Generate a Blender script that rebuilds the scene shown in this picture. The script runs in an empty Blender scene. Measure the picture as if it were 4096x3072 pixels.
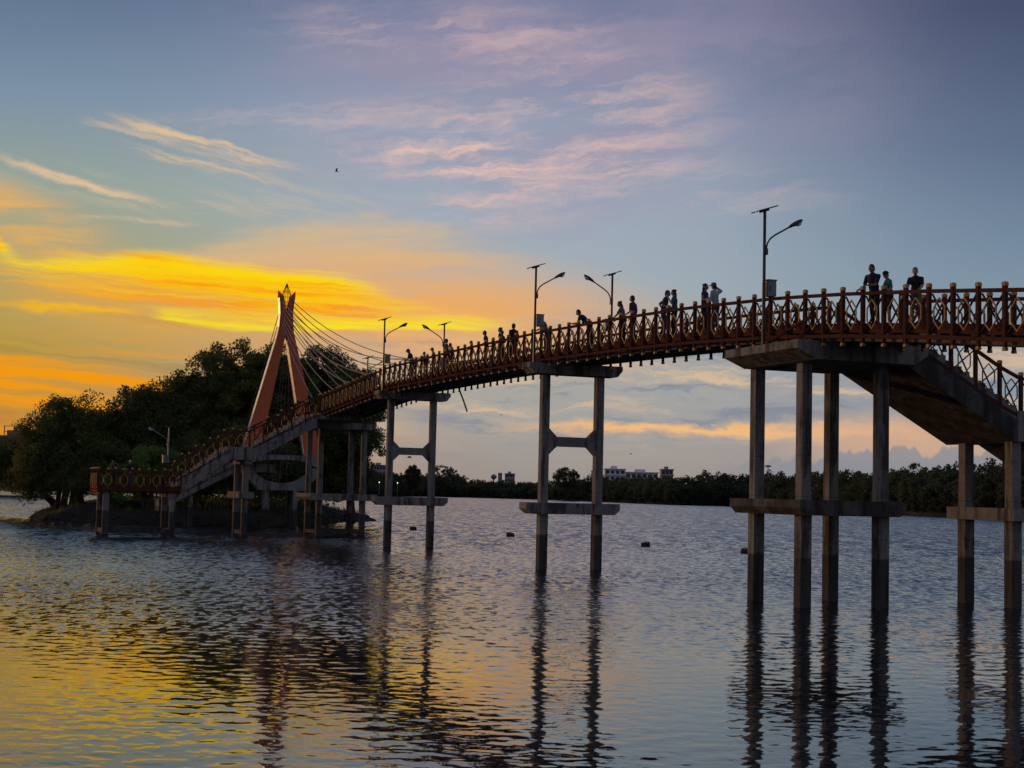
import bpy, math, random
import numpy as np
from mathutils import Vector, Matrix
R = math.radians
sc = bpy.context.scene
COL = sc.collection

# ------------------------------------------------------------------ camera
CAM_H = 3.1
cam = bpy.data.cameras.new('camera')
cam.sensor_width = 36.0
cam.lens = 52.73
cam.clip_start, cam.clip_end = 0.1, 12000.0
camo = bpy.data.objects.new('camera', cam)
COL.objects.link(camo)
camo.matrix_world = (Matrix.Translation((0, 0, CAM_H)) @ Matrix.Rotation(R(90) + math.atan(434 / 6000), 4, 'X')
                     @ Matrix.Rotation(R(1.35), 4, 'Z'))
sc.camera = camo

# ------------------------------------------------------------------ render settings
sc.render.engine = 'CYCLES'
sc.cycles.use_denoising = True
sc.cycles.max_bounces = 3
sc.cycles.diffuse_bounces = 2
sc.cycles.adaptive_threshold = 0.03
sc.cycles.glossy_bounces = 3
sc.cycles.transparent_max_bounces = 4
sc.cycles.sample_clamp_indirect = 4.0
sc.view_settings.view_transform = 'Standard'
sc.view_settings.look = 'None'
sc.view_settings.exposure = 0.0
sc.view_settings.gamma = 1.0
sc.view_settings.use_curve_mapping = False


def lin(r, g, b):
    f = lambda c: (c / 255) / 12.92 if c <= 10 else ((c / 255 + 0.055) / 1.055) ** 2.4
    return (f(r), f(g), f(b), 1.0)


# ------------------------------------------------------------------ node expression helper
class NT:
    def __init__(self, tree):
        self.t = tree

    def new(self, kind, **kw):
        n = self.t.nodes.new(kind)
        for k, v in kw.items():
            setattr(n, k, v)
        return n

    def link(self, a, sock):
        if isinstance(a, E):
            a = a.s
        if hasattr(a, 'is_output'):
            self.t.links.new(a, sock)
        else:
            sock.default_value = a

    def math(self, op, *args, clamp=False):
        n = self.new('ShaderNodeMath', operation=op, use_clamp=clamp)
        for i, a in enumerate(args):
            self.link(a, n.inputs[i])
        return E(self, n.outputs[0])

    def vec(self, x, y, z=0.0):
        n = self.new('ShaderNodeCombineXYZ')
        for i, a in enumerate((x, y, z)):
            self.link(a, n.inputs[i])
        return n.outputs[0]

    def noise(self, v, scale=1.0, detail=3.0, rough=0.5, dist=0.0, out='Fac', dim='3D'):
        n = self.new('ShaderNodeTexNoise', noise_dimensions=dim)
        self.link(v, n.inputs['Vector'])
        n.inputs['Scale'].default_value = scale
        n.inputs['Detail'].default_value = detail
        n.inputs['Roughness'].default_value = rough
        n.inputs['Distortion'].default_value = dist
        o = n.outputs[out]
        return E(self, o) if out == 'Fac' else o

    def curve(self, x, x0, x1, pts, y0=0.0, y1=1.0):
        """piecewise smooth function of x given as (x, y) points"""
        mr = self.new('ShaderNodeMapRange')
        self.link(x, mr.inputs[0])
        for i, q in ((1, x0), (2, x1), (3, 0.0), (4, 1.0)):
            mr.inputs[i].default_value = q
        n = self.new('ShaderNodeFloatCurve')
        c = n.mapping.curves[0]
        pts = sorted(pts)
        q = [((a - x0) / (x1 - x0), (b - y0) / (y1 - y0)) for a, b in pts]
        while len(c.points) < len(q):
            c.points.new(0.5, 0.5)
        for p, (a, b) in zip(c.points, q):
            p.location = (a, b)
        n.mapping.update()
        self.link(mr.outputs[0], n.inputs['Value'])
        if (y0, y1) == (0.0, 1.0):
            return E(self, n.outputs[0])
        return self.math('MULTIPLY_ADD', E(self, n.outputs[0]), y1 - y0, y0)

    def ramp(self, fac, stops, interp='EASE'):
        n = self.new('ShaderNodeValToRGB')
        cr = n.color_ramp
        cr.interpolation = interp
        while len(cr.elements) < len(stops):
            cr.elements.new(0.5)
        for e, (p, c) in zip(cr.elements, stops):
            e.position = p
            e.color = c
        self.link(fac, n.inputs[0])
        return n.outputs[0]

    def mix(self, fac, a, b, blend='MIX'):
        n = self.new('ShaderNodeMix', data_type='RGBA', blend_type=blend)
        n.clamp_factor = True
        self.link(fac, n.inputs[0])
        self.link(a, n.inputs[6])
        self.link(b, n.inputs[7])
        return n.outputs[2]

    def sstep(self, x, a, b):
        n = self.new('ShaderNodeMapRange', interpolation_type='SMOOTHSTEP')
        self.link(x, n.inputs[0])
        for i, v in ((1, a), (2, b), (3, 0.0), (4, 1.0)):
            self.link(v, n.inputs[i])
        return E(self, n.outputs[0])


class E:
    def __init__(self, nt, s):
        self.nt, self.s = nt, s

    def __add__(self, o): return self.nt.math('ADD', self, o)
    __radd__ = __add__
    def __sub__(self, o): return self.nt.math('SUBTRACT', self, o)
    def __rsub__(self, o): return self.nt.math('SUBTRACT', o, self)
    def __mul__(self, o): return self.nt.math('MULTIPLY', self, o)
    __rmul__ = __mul__
    def __truediv__(self, o): return self.nt.math('DIVIDE', self, o)
    def sq(self): return self.nt.math('MULTIPLY', self, self)


# ------------------------------------------------------------------ world: dusk sky with clouds, by direction
SUN_AZ, SUN_EL = -52.0, 4.0      # degrees, azimuth clockwise from +Y


def build_world():
    w = bpy.data.worlds.new('World')
    sc.world = w
    w.use_nodes = True
    t = w.node_tree
    t.nodes.clear()
    n = NT(t)
    tc = n.new('ShaderNodeTexCoord')
    sep = n.new('ShaderNodeSeparateXYZ')
    t.links.new(tc.outputs['Generated'], sep.inputs[0])
    x, y, z = (E(n, sep.outputs[i]) for i in range(3))
    az = n.math('ARCTAN2', x, y) * (180 / math.pi)
    el = n.math('ABSOLUTE', n.math('ARCSINE', z)) * (180 / math.pi)
    v = n.vec(az, el)

    def mapping(loc, rot, scale, kind='TEXTURE'):
        m = n.new('ShaderNodeMapping', vector_type=kind)
        t.links.new(v, m.inputs[0])
        m.inputs[1].default_value = (*loc, 0)
        m.inputs[2].default_value = (0, 0, R(rot))
        m.inputs[3].default_value = (*scale, 1)
        return m.outputs[0]

    def madd(a, k, c):
        return n.math('MULTIPLY_ADD', a, k, c)

    # fine warp so that nothing is ruler straight
    wb = n.noise(mapping((31, 17), 0, (0.5, 1.4), 'POINT'), 1.0, 4, 0.62, dim='2D') - 0.5
    wv = n.vec(0.0, wb, 0.0)

    def streak(rot, sx, sy, seed, detail=4, rough=0.6, warp=0.0):
        m = mapping((seed * 13.7, seed * 7.3), -rot, (sx, sy), 'POINT') if abs(rot) < .1 else None
        if m is None:
            m0 = n.new('ShaderNodeMapping', vector_type='TEXTURE')
            t.links.new(v, m0.inputs[0])
            m0.inputs[1].default_value = (-seed * 131.0, -seed * 7.3, 0)
            m0.inputs[2].default_value = (0, 0, R(rot))
            m0.inputs[3].default_value = (1 / sx, 1 / sy, 1)
            m = m0.outputs[0]
        if warp:
            va = n.new('ShaderNodeVectorMath', operation='MULTIPLY_ADD')
            t.links.new(wv, va.inputs[0])
            va.inputs[1].default_value = (0, warp, 0)
            t.links.new(m, va.inputs[2])
            m = va.outputs[0]
        return n.noise(m, 1.0, detail - 1, rough, dim='2D')

    def blob(a, e, ra, re, rot=0.0):
        L = n.new('ShaderNodeVectorMath', operation='LENGTH')
        t.links.new(mapping((a, e), rot, (ra, re)), L.inputs[0])
        return n.sstep(E(n, L.outputs['Value']), 1.0, 0.12)

    def wisp(a, e, ra, width, rot, bend=0.0, k=1.0):
        """a drawn-out filament: thin across, frayed by the fine warp, fading at both ends"""
        s = n.new('ShaderNodeSeparateXYZ')
        t.links.new(mapping((a, e), rot, (ra, 1)), s.inputs[0])
        u2 = E(n, s.outputs[0]).sq()
        f = madd(wb, width * 3.4, E(n, s.outputs[1]))
        if bend:
            f = madd(u2, bend, f)
        core = n.sstep(n.math('ABSOLUTE', f), width * 1.5, 0.0)
        return core * n.sstep(u2, 1.0, 0.05) * k

    # ---- clear-sky gradients: sunward, middle, away, behind
    tt = n.math('POWER', n.math('DIVIDE', el, 90.0, clamp=True), 0.5)

    def stops(*a):
        return [((e / 90) ** 0.5, lin(*c)) for e, c in a]
    cl = n.ramp(tt, stops((0, (186, 112, 58)), (1.2, (212, 136, 42)), (3.2, (204, 144, 36)), (5, (188, 152, 56)),
                          (8, (170, 163, 108)), (11, (150, 164, 152)), (14, (122, 146, 166)), (18, (92, 114, 144)),
                          (32, (92, 106, 134)), (90, (92, 104, 130))), 'LINEAR')
    cc = n.ramp(tt, stops((0, (150, 140, 136)), (1.2, (158, 152, 148)), (3, (168, 166, 162)), (5.5, (174, 172, 166)),
                          (8, (168, 180, 186)), (11, (164, 178, 192)), (14, (154, 163, 185)), (18, (122, 130, 162)),
                          (32, (104, 116, 146)), (90, (92, 104, 130))), 'LINEAR')
    cr = n.ramp(tt, stops((0, (184, 158, 142)), (1.5, (166, 156, 152)), (3.2, (138, 146, 160)), (6, (132, 152, 168)),
                          (9, (110, 134, 158)), (13, (78, 98, 130)), (18, (54, 67, 98)),
                          (32, (80, 94, 124)), (90, (92, 104, 130))), 'LINEAR')
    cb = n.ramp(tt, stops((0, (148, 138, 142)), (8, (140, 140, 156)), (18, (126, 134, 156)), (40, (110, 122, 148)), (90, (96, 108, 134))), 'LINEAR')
    wr = n.curve(az, -180, 180, [(-180, 1), (-130, 1), (-60, 0), (-8, 0), (3, .10), (11, .48), (20, .86), (32, 1), (60, 1), (180, 1)])
    wl = n.curve(az, -180, 180, [(-180, 0), (-130, .0), (-70, 1), (-24, 1), (-18, .92), (-10, .48), (-3, .08), (4, 0), (60, 0), (180, 0)])
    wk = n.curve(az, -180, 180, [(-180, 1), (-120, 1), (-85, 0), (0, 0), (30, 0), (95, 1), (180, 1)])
    base = n.mix(wr, cc, cr)
    base = n.mix(wl, base, cl)
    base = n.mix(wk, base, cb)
    col = base

    # ---- high cloud
    s1 = streak(6, 0.09, 0.42, 1.3, 5, 0.6, .6)
    m = madd(blob(2.0, 14.8, 16, 8.0, 6), 0.9, blob(-3, 17, 11, 3.4, 3) * .3) * n.sstep(s1, 0.28, 0.70)
    col = n.mix(m * 0.66, col, lin(160, 148, 172))
    s2 = streak(7, 0.15, 1.05, 5.2, 6, 0.68, .9)
    m = madd(blob(1.6, 13.9, 8.0, 3.6, 5), 1.2, madd(blob(-3.2, 12.6, 6.6, 1.5, -3), 1.1, madd(blob(-1.0, 10.9, 6.0, 1.4, 5), .9,
             madd(blob(-3.0, 17.2, 10.0, 1.7, 0), .65, madd(blob(-8.5, 13.9, 8, 0.9, 6), .6, blob(7.0, 11.8, 7.0, 1.6, -4) * .5)))))
    col = n.mix(m * n.sstep(s2, 0.38, 0.80) * .92, col, lin(228, 192, 182))
    m = wisp(-12.0, 12.75, 4.0, 0.20, -13, .12, .85) + wisp(-14.8, 12.95, 2.0, 0.14, -10, .1, .45) + wisp(-11.6, 11.85, 3.4, 0.17, -10, .08, .6) \
        + wisp(-16.6, 11.0, 3.4, 0.20, -12, .1, .75) + wisp(-14.5, 9.75, 2.8, 0.10, 1, .1, .5)
    s3 = streak(-12, 0.22, 3.0, 8.8, 6, 0.66, 1.6)
    m2 = blob(-11.5, 12.3, 6.0, 1.1, -11) * .34 + blob(-16.5, 10.9, 4.5, .8, -11) * .34 + blob(-9.5, 10.6, 7, .9, 3) * .3
    col = n.mix(madd(m, madd(n.sstep(s3, 0.34, 0.62), .8, .2), m2 * n.sstep(s3, 0.40, 0.68)), col, lin(222, 192, 156))
    # ---- peach veil above the bright bank, rising to the right, with a crisp upper edge
    s4 = streak(4, 0.07, 0.85, 2.2, 5, 0.6, .6)
    edge = n.curve(az, -15, 6, [(-15, 8.6), (-13, 8.9), (-10, 9.9), (-6.5, 10.55), (-3, 10.35), (0, 9.6), (6, 8.6)], 6, 12)
    f4 = n.sstep(s4, 0.30, 0.64)
    m = n.sstep(madd(wb, .7, edge - el), -.1, .8) * n.sstep(el, 6.8, 8.6) * n.curve(az, -15, 6, [(-15, 0), (-13, .5), (-10, 1), (-4, 1), (0, .45), (4, 0), (6, 0)])
    col = n.mix(m * madd(f4, .65, .2), col, lin(218, 186, 142))
    col = n.mix(blob(-18.4, 9.4, 5.6, 1.7, -18) * madd(f4, .8, .1), col, lin(242, 178, 88))
    # warm afterglow round the bank
    col = n.mix(blob(-3.5, 6.8, 12.5, 3.1, -3) * madd(f4, .35, .65), col, lin(240, 174, 100))
    col = n.mix(blob(-13.5, 6.6, 8.5, 1.9, -6) * madd(f4, .3, .5), col, lin(232, 166, 62))

    # ---- the bright bank: upper and lower outline as functions of azimuth
    top = n.curve(az, -40, 8, [(-40, 12.5), (-26, 12.0), (-21, 10.6), (-19.4, 9.2), (-18.6, 8.35), (-18.0, 8.15), (-17, 8.3), (-15.6, 8.45), (-13.6, 8.72),
                               (-11.5, 8.48), (-9.5, 8.35), (-6.5, 8.1), (-4.5, 7.5), (-1, 6.6), (8, 6.0)], 4, 14)
    bot = n.curve(az, -40, 8, [(-40, 10.5), (-26, 10.2), (-21, 8.9), (-19.4, 8.0), (-18.6, 7.55), (-17.6, 7.35), (-16.2, 7.2), (-15, 7.05),
                               (-13.2, 6.75), (-11, 6.4), (-9, 6.15), (0, 6.0), (8, 6.0)], 4, 14)
    s5 = streak(-2, 0.085, 1.7, 4.4, 6, 0.64, .8)
    c5 = s5 - .5
    ew = madd(wb, .35, el)
    up = top - madd(c5, .35, ew)
    dn = madd(c5, -1.9, ew) - bot
    fib = streak(-3, 0.16, 4.2, 15.1, 5, 0.64, 1.4)
    body = n.sstep(madd(fib - .5, .5, up), -0.12, 0.42) * n.sstep(madd(fib - .5, 1.4, dn), -0.6, 0.95)
    fade = n.curve(az, -40, 8, [(-40, .8), (-22, 1), (-8, 1), (-5.5, .8), (-3, .35), (0.5, .1), (3, 0), (8, 0)])
    hot = n.sstep(madd(fib, .35, s5 * .65), 0.38, 0.58)
    bank = n.mix(hot, lin(255, 156, 12), lin(255, 200, 4))
    bank = n.mix(n.sstep(up, 1.1, 0.1) * madd(hot, .6, .35), bank, lin(255, 220, 4))
    col = n.mix(body * fade, col, bank)
    # lower bright edge of the bank, a flat lit strip
    low = n.curve(az, -15, 4, [(-15, 6.2), (-13.4, 6.08), (-10.5, 5.80), (-6, 5.98), (0, 6.2), (4, 6.3)], 4, 8)
    e3 = madd(wb, .22, el) - low
    stripm = n.sstep(e3, -0.03, 0.12) * n.sstep(madd(c5, -.8, e3), 0.70, 0.10) * n.curve(az, -15, 4, [(-15, 0), (-14.0, .0), (-12.9, .85), (-9, 1), (-5, 1), (-1.8, .85), (0.8, 0), (4, 0)])
    col = n.mix(stripm * madd(n.sstep(fib, .3, .55), .5, .5), col, lin(255, 230, 10))
    col = n.mix(wisp(-16.2, 6.35, 2.6, 0.2, 0, 0, .85) + wisp(-19.5, 6.4, 3.2, 0.12, 0, 0, .4), col, lin(252, 186, 14))
    # ---- low orange and olive bars towards the sunset horizon
    s7 = streak(-4, 0.045, 1.25, 6.1, 6, 0.62, .5)
    waz = n.curve(az, -60, 8, [(-60, .6), (-30, 1), (-13, 1), (-8, .5), (0, 0), (8, 0)])
    m = n.sstep(s7, 0.42, 0.62) * n.curve(el, 0, 8, [(0, .1), (0.6, .5), (1.4, .9), (4.0, 1), (5.0, .35), (6.2, 0), (8, 0)]) * waz
    col = n.mix(m, col, lin(244, 154, 12))
    m = n.sstep(s7, 0.47, 0.32) * n.curve(el, 0, 8, [(0, .9), (1, .8), (2, .5), (5, .5), (6.2, .2), (8, 0)]) * waz
    col = n.mix(m * 0.6, col, lin(134, 112, 74))
    # ---- flat grey and peach layers low over the far shore, middle and right
    s8 = streak(-1.5, 0.13, 1.25, 11.3, 6, 0.62, 1.0)
    lowband = n.curve(el, 0, 10, [(0, 0), (1.6, .1), (2.3, .7), (4.6, 1), (6.2, .4), (7.5, 0), (10, 0)]) * n.sstep(az, -8, -1)
    col = n.mix(lowband * n.sstep(s8, 0.50, 0.70) * 0.8, col, lin(226, 192, 154))
    col = n.mix(lowband * n.sstep(s8, 0.48, 0.33) * 0.75, col, lin(124, 134, 152))
    col = n.mix(wisp(8.0, 2.55, 9.5, 0.24, 0.4, 0, 1.0) * n.sstep(s8, 0.25, 0.5), col, lin(246, 190, 128))
    col = n.mix(blob(15.0, 2.3, 7.6, 1.4, 0) * 0.8, col, lin(218, 174, 142))
    # a distant low cumulus bank with lumpy tops
    lump = n.math('ABSOLUTE', n.noise(mapping((5, 2), 0, (0.55, 0.0), 'POINT'), 1.0, 3, 0.55, dim='2D') - 0.5)
    ctop = n.curve(az, 4, 26, [(4, .9), (9, 1.5), (11.5, 1.8), (14, 2.1), (16.5, 2.15), (19, 2.0), (26, 1.4)], 0, 3)
    m = n.sstep(madd(lump, -2.6, ctop) - madd(wb, -.15, el), -0.02, 0.14) * n.sstep(az, 6, 12) * n.sstep(az, 30, 22)
    col = n.mix(m * 0.75, col, lin(134, 140, 152))

    # clouds live in the sunset quarter and low; elsewhere the clear gradient goes on
    away = n.math('MAXIMUM', n.sstep(el, 24, 32), n.sstep(n.math('ABSOLUTE', az), 42, 60))
    bgc = n.new('ShaderNodeBackground')
    n.link(col, bgc.inputs[0])
    bgb = n.new('ShaderNodeBackground')
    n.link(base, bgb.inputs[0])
    mx = n.new('ShaderNodeMixShader')
    n.link(away, mx.inputs[0])
    t.links.new(bgc.outputs[0], mx.inputs[1])
    t.links.new(bgb.outputs[0], mx.inputs[2])
    # the physical clear sky adds a faint base
    sky = n.new('ShaderNodeTexSky', sky_type='NISHITA', sun_disc=False)
    sky.sun_elevation = R(SUN_EL)
    sky.sun_rotation = R(SUN_AZ)
    sky.altitude = 20
    sky.dust_density = 2.0
    bg1 = n.new('ShaderNodeBackground')
    n.link(sky.outputs[0], bg1.inputs[0])
    bg1.inputs[1].default_value = 0.05
    mx2 = n.new('ShaderNodeMixShader')
    mx2.inputs[0].default_value = 0.95
    t.links.new(bg1.outputs[0], mx2.inputs[1])
    t.links.new(mx.outputs[0], mx2.inputs[2])
    out = n.new('ShaderNodeOutputWorld')
    t.links.new(mx2.outputs[0], out.inputs[0])
    w.cycles.sampling_method = 'NONE'


build_world()

# ------------------------------------------------------------------ sun: low, behind the haze to the left
sun = bpy.data.lights.new('sun', 'SUN')
sun.energy = 1.0
sun.angle = R(3.0)
sun.color = (1.0, 0.52, 0.22)
suno = bpy.data.objects.new('sun', sun)
COL.objects.link(suno)
sd = Vector((math.sin(R(SUN_AZ)) * math.cos(R(SUN_EL)), math.cos(R(SUN_AZ)) * math.cos(R(SUN_EL)), math.sin(R(SUN_EL))))
suno.rotation_euler = sd.to_track_quat('Z', 'Y').to_euler()
suno.location = (-30, 20, 40)


# ------------------------------------------------------------------ materials
MATS = {}


def material(name, fn):
    m = bpy.data.materials.new(name)
    m.use_nodes = True
    m.node_tree.nodes.clear()
    n = NT(m.node_tree)
    out = n.new('ShaderNodeOutputMaterial')
    bs = n.new('ShaderNodeBsdfPrincipled')
    m.node_tree.links.new(bs.outputs[0], out.inputs[0])
    fn(n, bs, out)
    MATS[name] = m
    return m


def setp(bs, **kw):
    names = dict(base='Base Color', rough='Roughness', metal='Metallic', spec='Specular IOR Level', ior='IOR')
    for k, v in kw.items():
        bs.inputs[names[k]].default_value = v


def world_pos(n):
    g = n.new('ShaderNodeNewGeometry')
    s = n.new('ShaderNodeSeparateXYZ')
    n.t.links.new(g.outputs['Position'], s.inputs[0])
    return g.outputs['Position'], [E(n, s.outputs[i]) for i in range(3)]


def bump(n, bs, h, strength, dist):
    b = n.new('ShaderNodeBump')
    b.inputs['Strength'].default_value = strength
    b.inputs['Distance'].default_value = dist
    n.link(h, b.inputs['Height'])
    n.link(b.outputs[0], bs.inputs['Normal'])


def m_concrete(n, bs, out, darken=0.0):
    p, (x, y, z) = world_pos(n)
    a = n.noise(p, 1.3, 6, 0.65)
    b = n.noise(n.vec(x * 3.0, y * 3.0, z * 0.35), 1.0, 5, 0.6)      # run-off streaks
    c = n.noise(p, 14.0, 4, 0.6)
    col = n.ramp(a * 0.6 + c * 0.4, [(0.28, (0.10, 0.093, 0.086, 1)), (0.5, (0.22, 0.203, 0.183, 1)), (0.72, (0.32, 0.295, 0.265, 1))], 'LINEAR')
    col = n.mix(n.sstep(b * .65 + a * .35, 0.47, 0.60) * 0.85, col, (0.040, 0.037, 0.032, 1))
    if darken:
        col = n.mix(madd_(n, n.sstep(a, 0.60, 0.42), .3, darken - .3), col, (0.024, 0.022, 0.019, 1))  # mixes the concrete unevenly towards near-black
    # formwork joints every 1.2 m, slightly darker
    fj = n.math('ABSOLUTE', n.math('FRACT', madd_(n, z, 1 / 1.2, 0.35)) - 0.5)
    col = n.mix(n.sstep(fj, 0.485, 0.497) * 0.5, col, (0.05, 0.047, 0.042, 1))
    # tide mark: the columns stay dark up to the high-water line
    wet = n.sstep(z + (a - 0.5) * 0.10, 1.47, 1.37)
    col = n.mix(wet * 0.78, col, (0.030, 0.028, 0.026, 1))
    n.link(col, bs.inputs['Base Color'])
    setp(bs, rough=0.9, spec=0.1)
    bump(n, bs, a * 0.5 + c * 0.5, 0.35, 0.02)


def madd_(n, a, k, c):
    return n.math('MULTIPLY_ADD', a, k, c)


def m_paint(base, dark, rough=0.55, wear=0.5):
    def fn(n, bs, out):
        p, xyz = world_pos(n)
        a = n.noise(p, 5.0, 5, 0.65)
        b = n.noise(p, 0.9, 3, 0.6)
        col = n.mix(n.sstep(a, 0.5, 0.72) * wear, (*base, 1), (*dark, 1))
        col = n.mix(n.sstep(b, 0.45, 0.75) * wear * 0.6, col, (*dark, 1))
        n.link(col, bs.inputs['Base Color'])
        setp(bs, rough=rough, spec=0.0)
        bump(n, bs, a, 0.2, 0.01)
    return fn


def m_gold(n, bs, out):
    p, xyz = world_pos(n)
    a = n.noise(p, 9.0, 4, 0.6)
    n.link(n.mix(n.sstep(a, 0.45, 0.75) * 0.6, (0.46, 0.26, 0.085, 1), (0.15, 0.075, 0.03, 1)), bs.inputs['Base Color'])
    setp(bs, rough=0.55, metal=0.0, spec=0.1)


def m_plain(base, rough=0.6, metal=0.0, var=0.25, scale=6.0):
    def fn(n, bs, out):
        p, xyz = world_pos(n)
        a = n.noise(p, scale, 4, 0.6)
        dk = tuple(c * (1 - var) for c in base)
        lt = tuple(min(1, c * (1 + var)) for c in base)
        n.link(n.mix(n.sstep(a, 0.35, 0.65), (*dk, 1), (*lt, 1)), bs.inputs['Base Color'])
        setp(bs, rough=rough, metal=metal, spec=0.3)
    return fn


def m_leaf(c1, c2, scale=0.45):
    def fn(n, bs, out):
        p, xyz = world_pos(n)
        a = n.noise(p, scale, 3, 0.6)
        b = n.noise(p, 5.0, 2, 0.6)
        col = n.mix(n.sstep(a * 0.7 + b * 0.3, 0.38, 0.62), (*c1, 1), (*c2, 1))
        n.link(col, bs.inputs['Base Color'])
        setp(bs, rough=0.75, spec=0.15)
        tr = n.new('ShaderNodeBsdfTranslucent')
        n.link(col, tr.inputs[0])
        mx = n.new('ShaderNodeMixShader')
        mx.inputs[0].default_value = 0.45
        n.t.links.new(bs.outputs[0], mx.inputs[1])
        n.t.links.new(tr.outputs[0], mx.inputs[2])
        n.t.links.new(mx.outputs[0], out.inputs[0])
    return fn


def m_water(n, bs, out):
    p, (x, y, z) = world_pos(n)
    # capillary ripples finer than the modelled waves
    g = n.new('ShaderNodeNewGeometry')
    def layer(sx, sy, seed):
        c = n.noise(n.vec(x * sx, y * sy, seed), 1.0, 2.0, 0.5, 0.0, out='Color')
        s = n.new('ShaderNodeSeparateColor')
        n.link(c, s.inputs[0])
        return E(n, s.outputs[0]) - 0.5, E(n, s.outputs[1]) - 0.5
    a3 = layer(6.0, 11.0, 13.0)
    a4 = layer(4.6, 1.8, 29.0)
    a5 = layer(1.5, 0.30, 41.0)
    patch = n.noise(n.vec(x * 0.03, y * 0.05, 5.0), 1.0, 2, 0.55)
    ruff = madd_(n, n.sstep(patch, 0.32, 0.64), 0.6, 0.7)
    out_ = n.sstep(y, 24.0, 44.0)
    far_ = n.sstep(y, 55.0, 110.0)
    k3 = madd_(n, out_, 0.25, 0.04) * ruff
    k4 = out_ * ruff * 0.42
    k5 = far_ * ruff * 0.34
    sx = a3[0] * k3 * 0.8 + a4[0] * k4 * 0.5
    # offshore the wind leans the wave faces towards this bank
    sy = a3[1] * k3 + a4[1] * k4 + a5[1] * k5 - n.sstep(y, 26.0, 60.0) * 0.066 - far_ * 0.045
    ad = n.new('ShaderNodeVectorMath', operation='ADD')
    n.t.links.new(g.outputs['Normal'], ad.inputs[0])
    n.link(n.vec(sx, sy, 0.0), ad.inputs[1])
    nrm = n.new('ShaderNodeVectorMath', operation='NORMALIZE')
    n.t.links.new(ad.outputs[0], nrm.inputs[0])
    n.t.links.new(nrm.outputs[0], bs.inputs['Normal'])
    n.link(madd_(n, out_, 0.09, 0.03), bs.inputs['Roughness'])
    setp(bs, base=(0.020, 0.022, 0.024, 1), ior=1.45, spec=0.5)


def m_mud(n, bs, out):
    p, (x, y, z) = world_pos(n)
    a = n.noise(p, 0.6, 6, 0.65)
    b = n.noise(p, 6.0, 4, 0.6)
    col = n.ramp(a * 0.6 + b * 0.4, [(0.3, (0.014, 0.011, 0.008, 1)), (0.55, (0.032, 0.025, 0.018, 1)), (0.75, (0.028, 0.034, 0.014, 1))], 'LINEAR')
    n.link(col, bs.inputs['Base Color'])
    setp(bs, rough=0.9, spec=0.2)
    bump(n, bs, a * 0.6 + b * 0.4, 0.8, 0.25)


def m_emit(col, strength):
    def fn(n, bs, out):
        setp(bs, base=(*col, 1), rough=0.4)
        bs.inputs['Emission Color'].default_value = (*col, 1)
        bs.inputs['Emission Strength'].default_value = strength
    return fn


material('concrete', m_concrete)
material('dark_concrete', lambda n, bs, out: m_concrete(n, bs, out, .85))
material('brown_paint', m_paint((0.098, 0.040, 0.029), (0.030, 0.018, 0.016), 0.5, 0.85))
material('deck_wood', m_paint((0.105, 0.042, 0.027), (0.04, 0.02, 0.016), 0.7, 0.7))
material('gold_paint', m_gold)
material('red_paint', m_paint((0.60, 0.145, 0.066), (0.46, 0.10, 0.05), 0.5, 0.5))
material('lit_side_pale', m_plain((0.90, 0.84, 0.74), 0.28, 0.75, 0.08))  # pale base colour carries the sunset glare on the pylon legs
material('cable_steel', m_plain((0.20, 0.17, 0.15), 0.4, 0.4, 0.2))
material('lamp_metal', m_plain((0.055, 0.045, 0.050), 0.4, 0.3, 0.2))
material('lamp_grey', m_plain((0.25, 0.26, 0.27), 0.5, 0.2, 0.15))
material('solar_glass', m_plain((0.02, 0.025, 0.05), 0.12, 0.0, 0.2))
material('lamp_lens', m_plain((0.62, 0.60, 0.55), 0.2, 0.0, 0.05))
material('box_grey', m_plain((0.17, 0.18, 0.20), 0.5, 0.2, 0.15))
material('rope_black', m_plain((0.02, 0.018, 0.018), 0.6))
material('water', m_water)
material('mud', m_mud)
material('bark', m_plain((0.060, 0.042, 0.030), 0.9, 0.0, 0.4, 3.0))
material('leaf_dark', m_leaf((0.085, 0.098, 0.034), (0.155, 0.162, 0.056)))
material('leaf_mid', m_leaf((0.090, 0.110, 0.034), (0.165, 0.172, 0.058)))
material('leaf_light', m_leaf((0.10, 0.17, 0.034), (0.18, 0.27, 0.065)))
material('leaf_far', m_leaf((0.050, 0.064, 0.036), (0.092, 0.104, 0.054), 0.12))
material('buoy_red', m_plain((0.085, 0.014, 0.018), 0.6))
material('building_white', m_plain((0.72, 0.71, 0.72), 0.7, 0.0, 0.08, 0.4))
material('building_grey', m_plain((0.27, 0.26, 0.30), 0.7, 0.0, 0.1, 0.4))
material('building_brick', m_plain((0.26, 0.15, 0.11), 0.8, 0.0, 0.15, 0.5))
material('window_dark', m_plain((0.035, 0.04, 0.05), 0.15, 0.0, 0.1))
material('lit_globe', m_emit((1.0, 0.93, 0.82), 1.6))
material('skin', m_plain((0.30, 0.165, 0.105), 0.55, 0.0, 0.1))
material('hair', m_plain((0.014, 0.011, 0.010), 0.5, 0.0, 0.2))
for _n, _c in dict(navy=(0.018, 0.020, 0.045), black=(0.014, 0.013, 0.015), maroon=(0.085, 0.018, 0.030), white=(0.55, 0.55, 0.57), pale=(0.26, 0.27, 0.30),
                   teal=(0.022, 0.105, 0.105), green=(0.03, 0.42, 0.05), grey=(0.13, 0.13, 0.145), red=(0.45, 0.05, 0.03),
                   denim=(0.035, 0.05, 0.09), khaki=(0.15, 0.12, 0.08), plum=(0.07, 0.025, 0.075)).items():
    material('cloth_' + _n, m_plain(_c, 0.85, 0.0, 0.2, 9.0))


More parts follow.
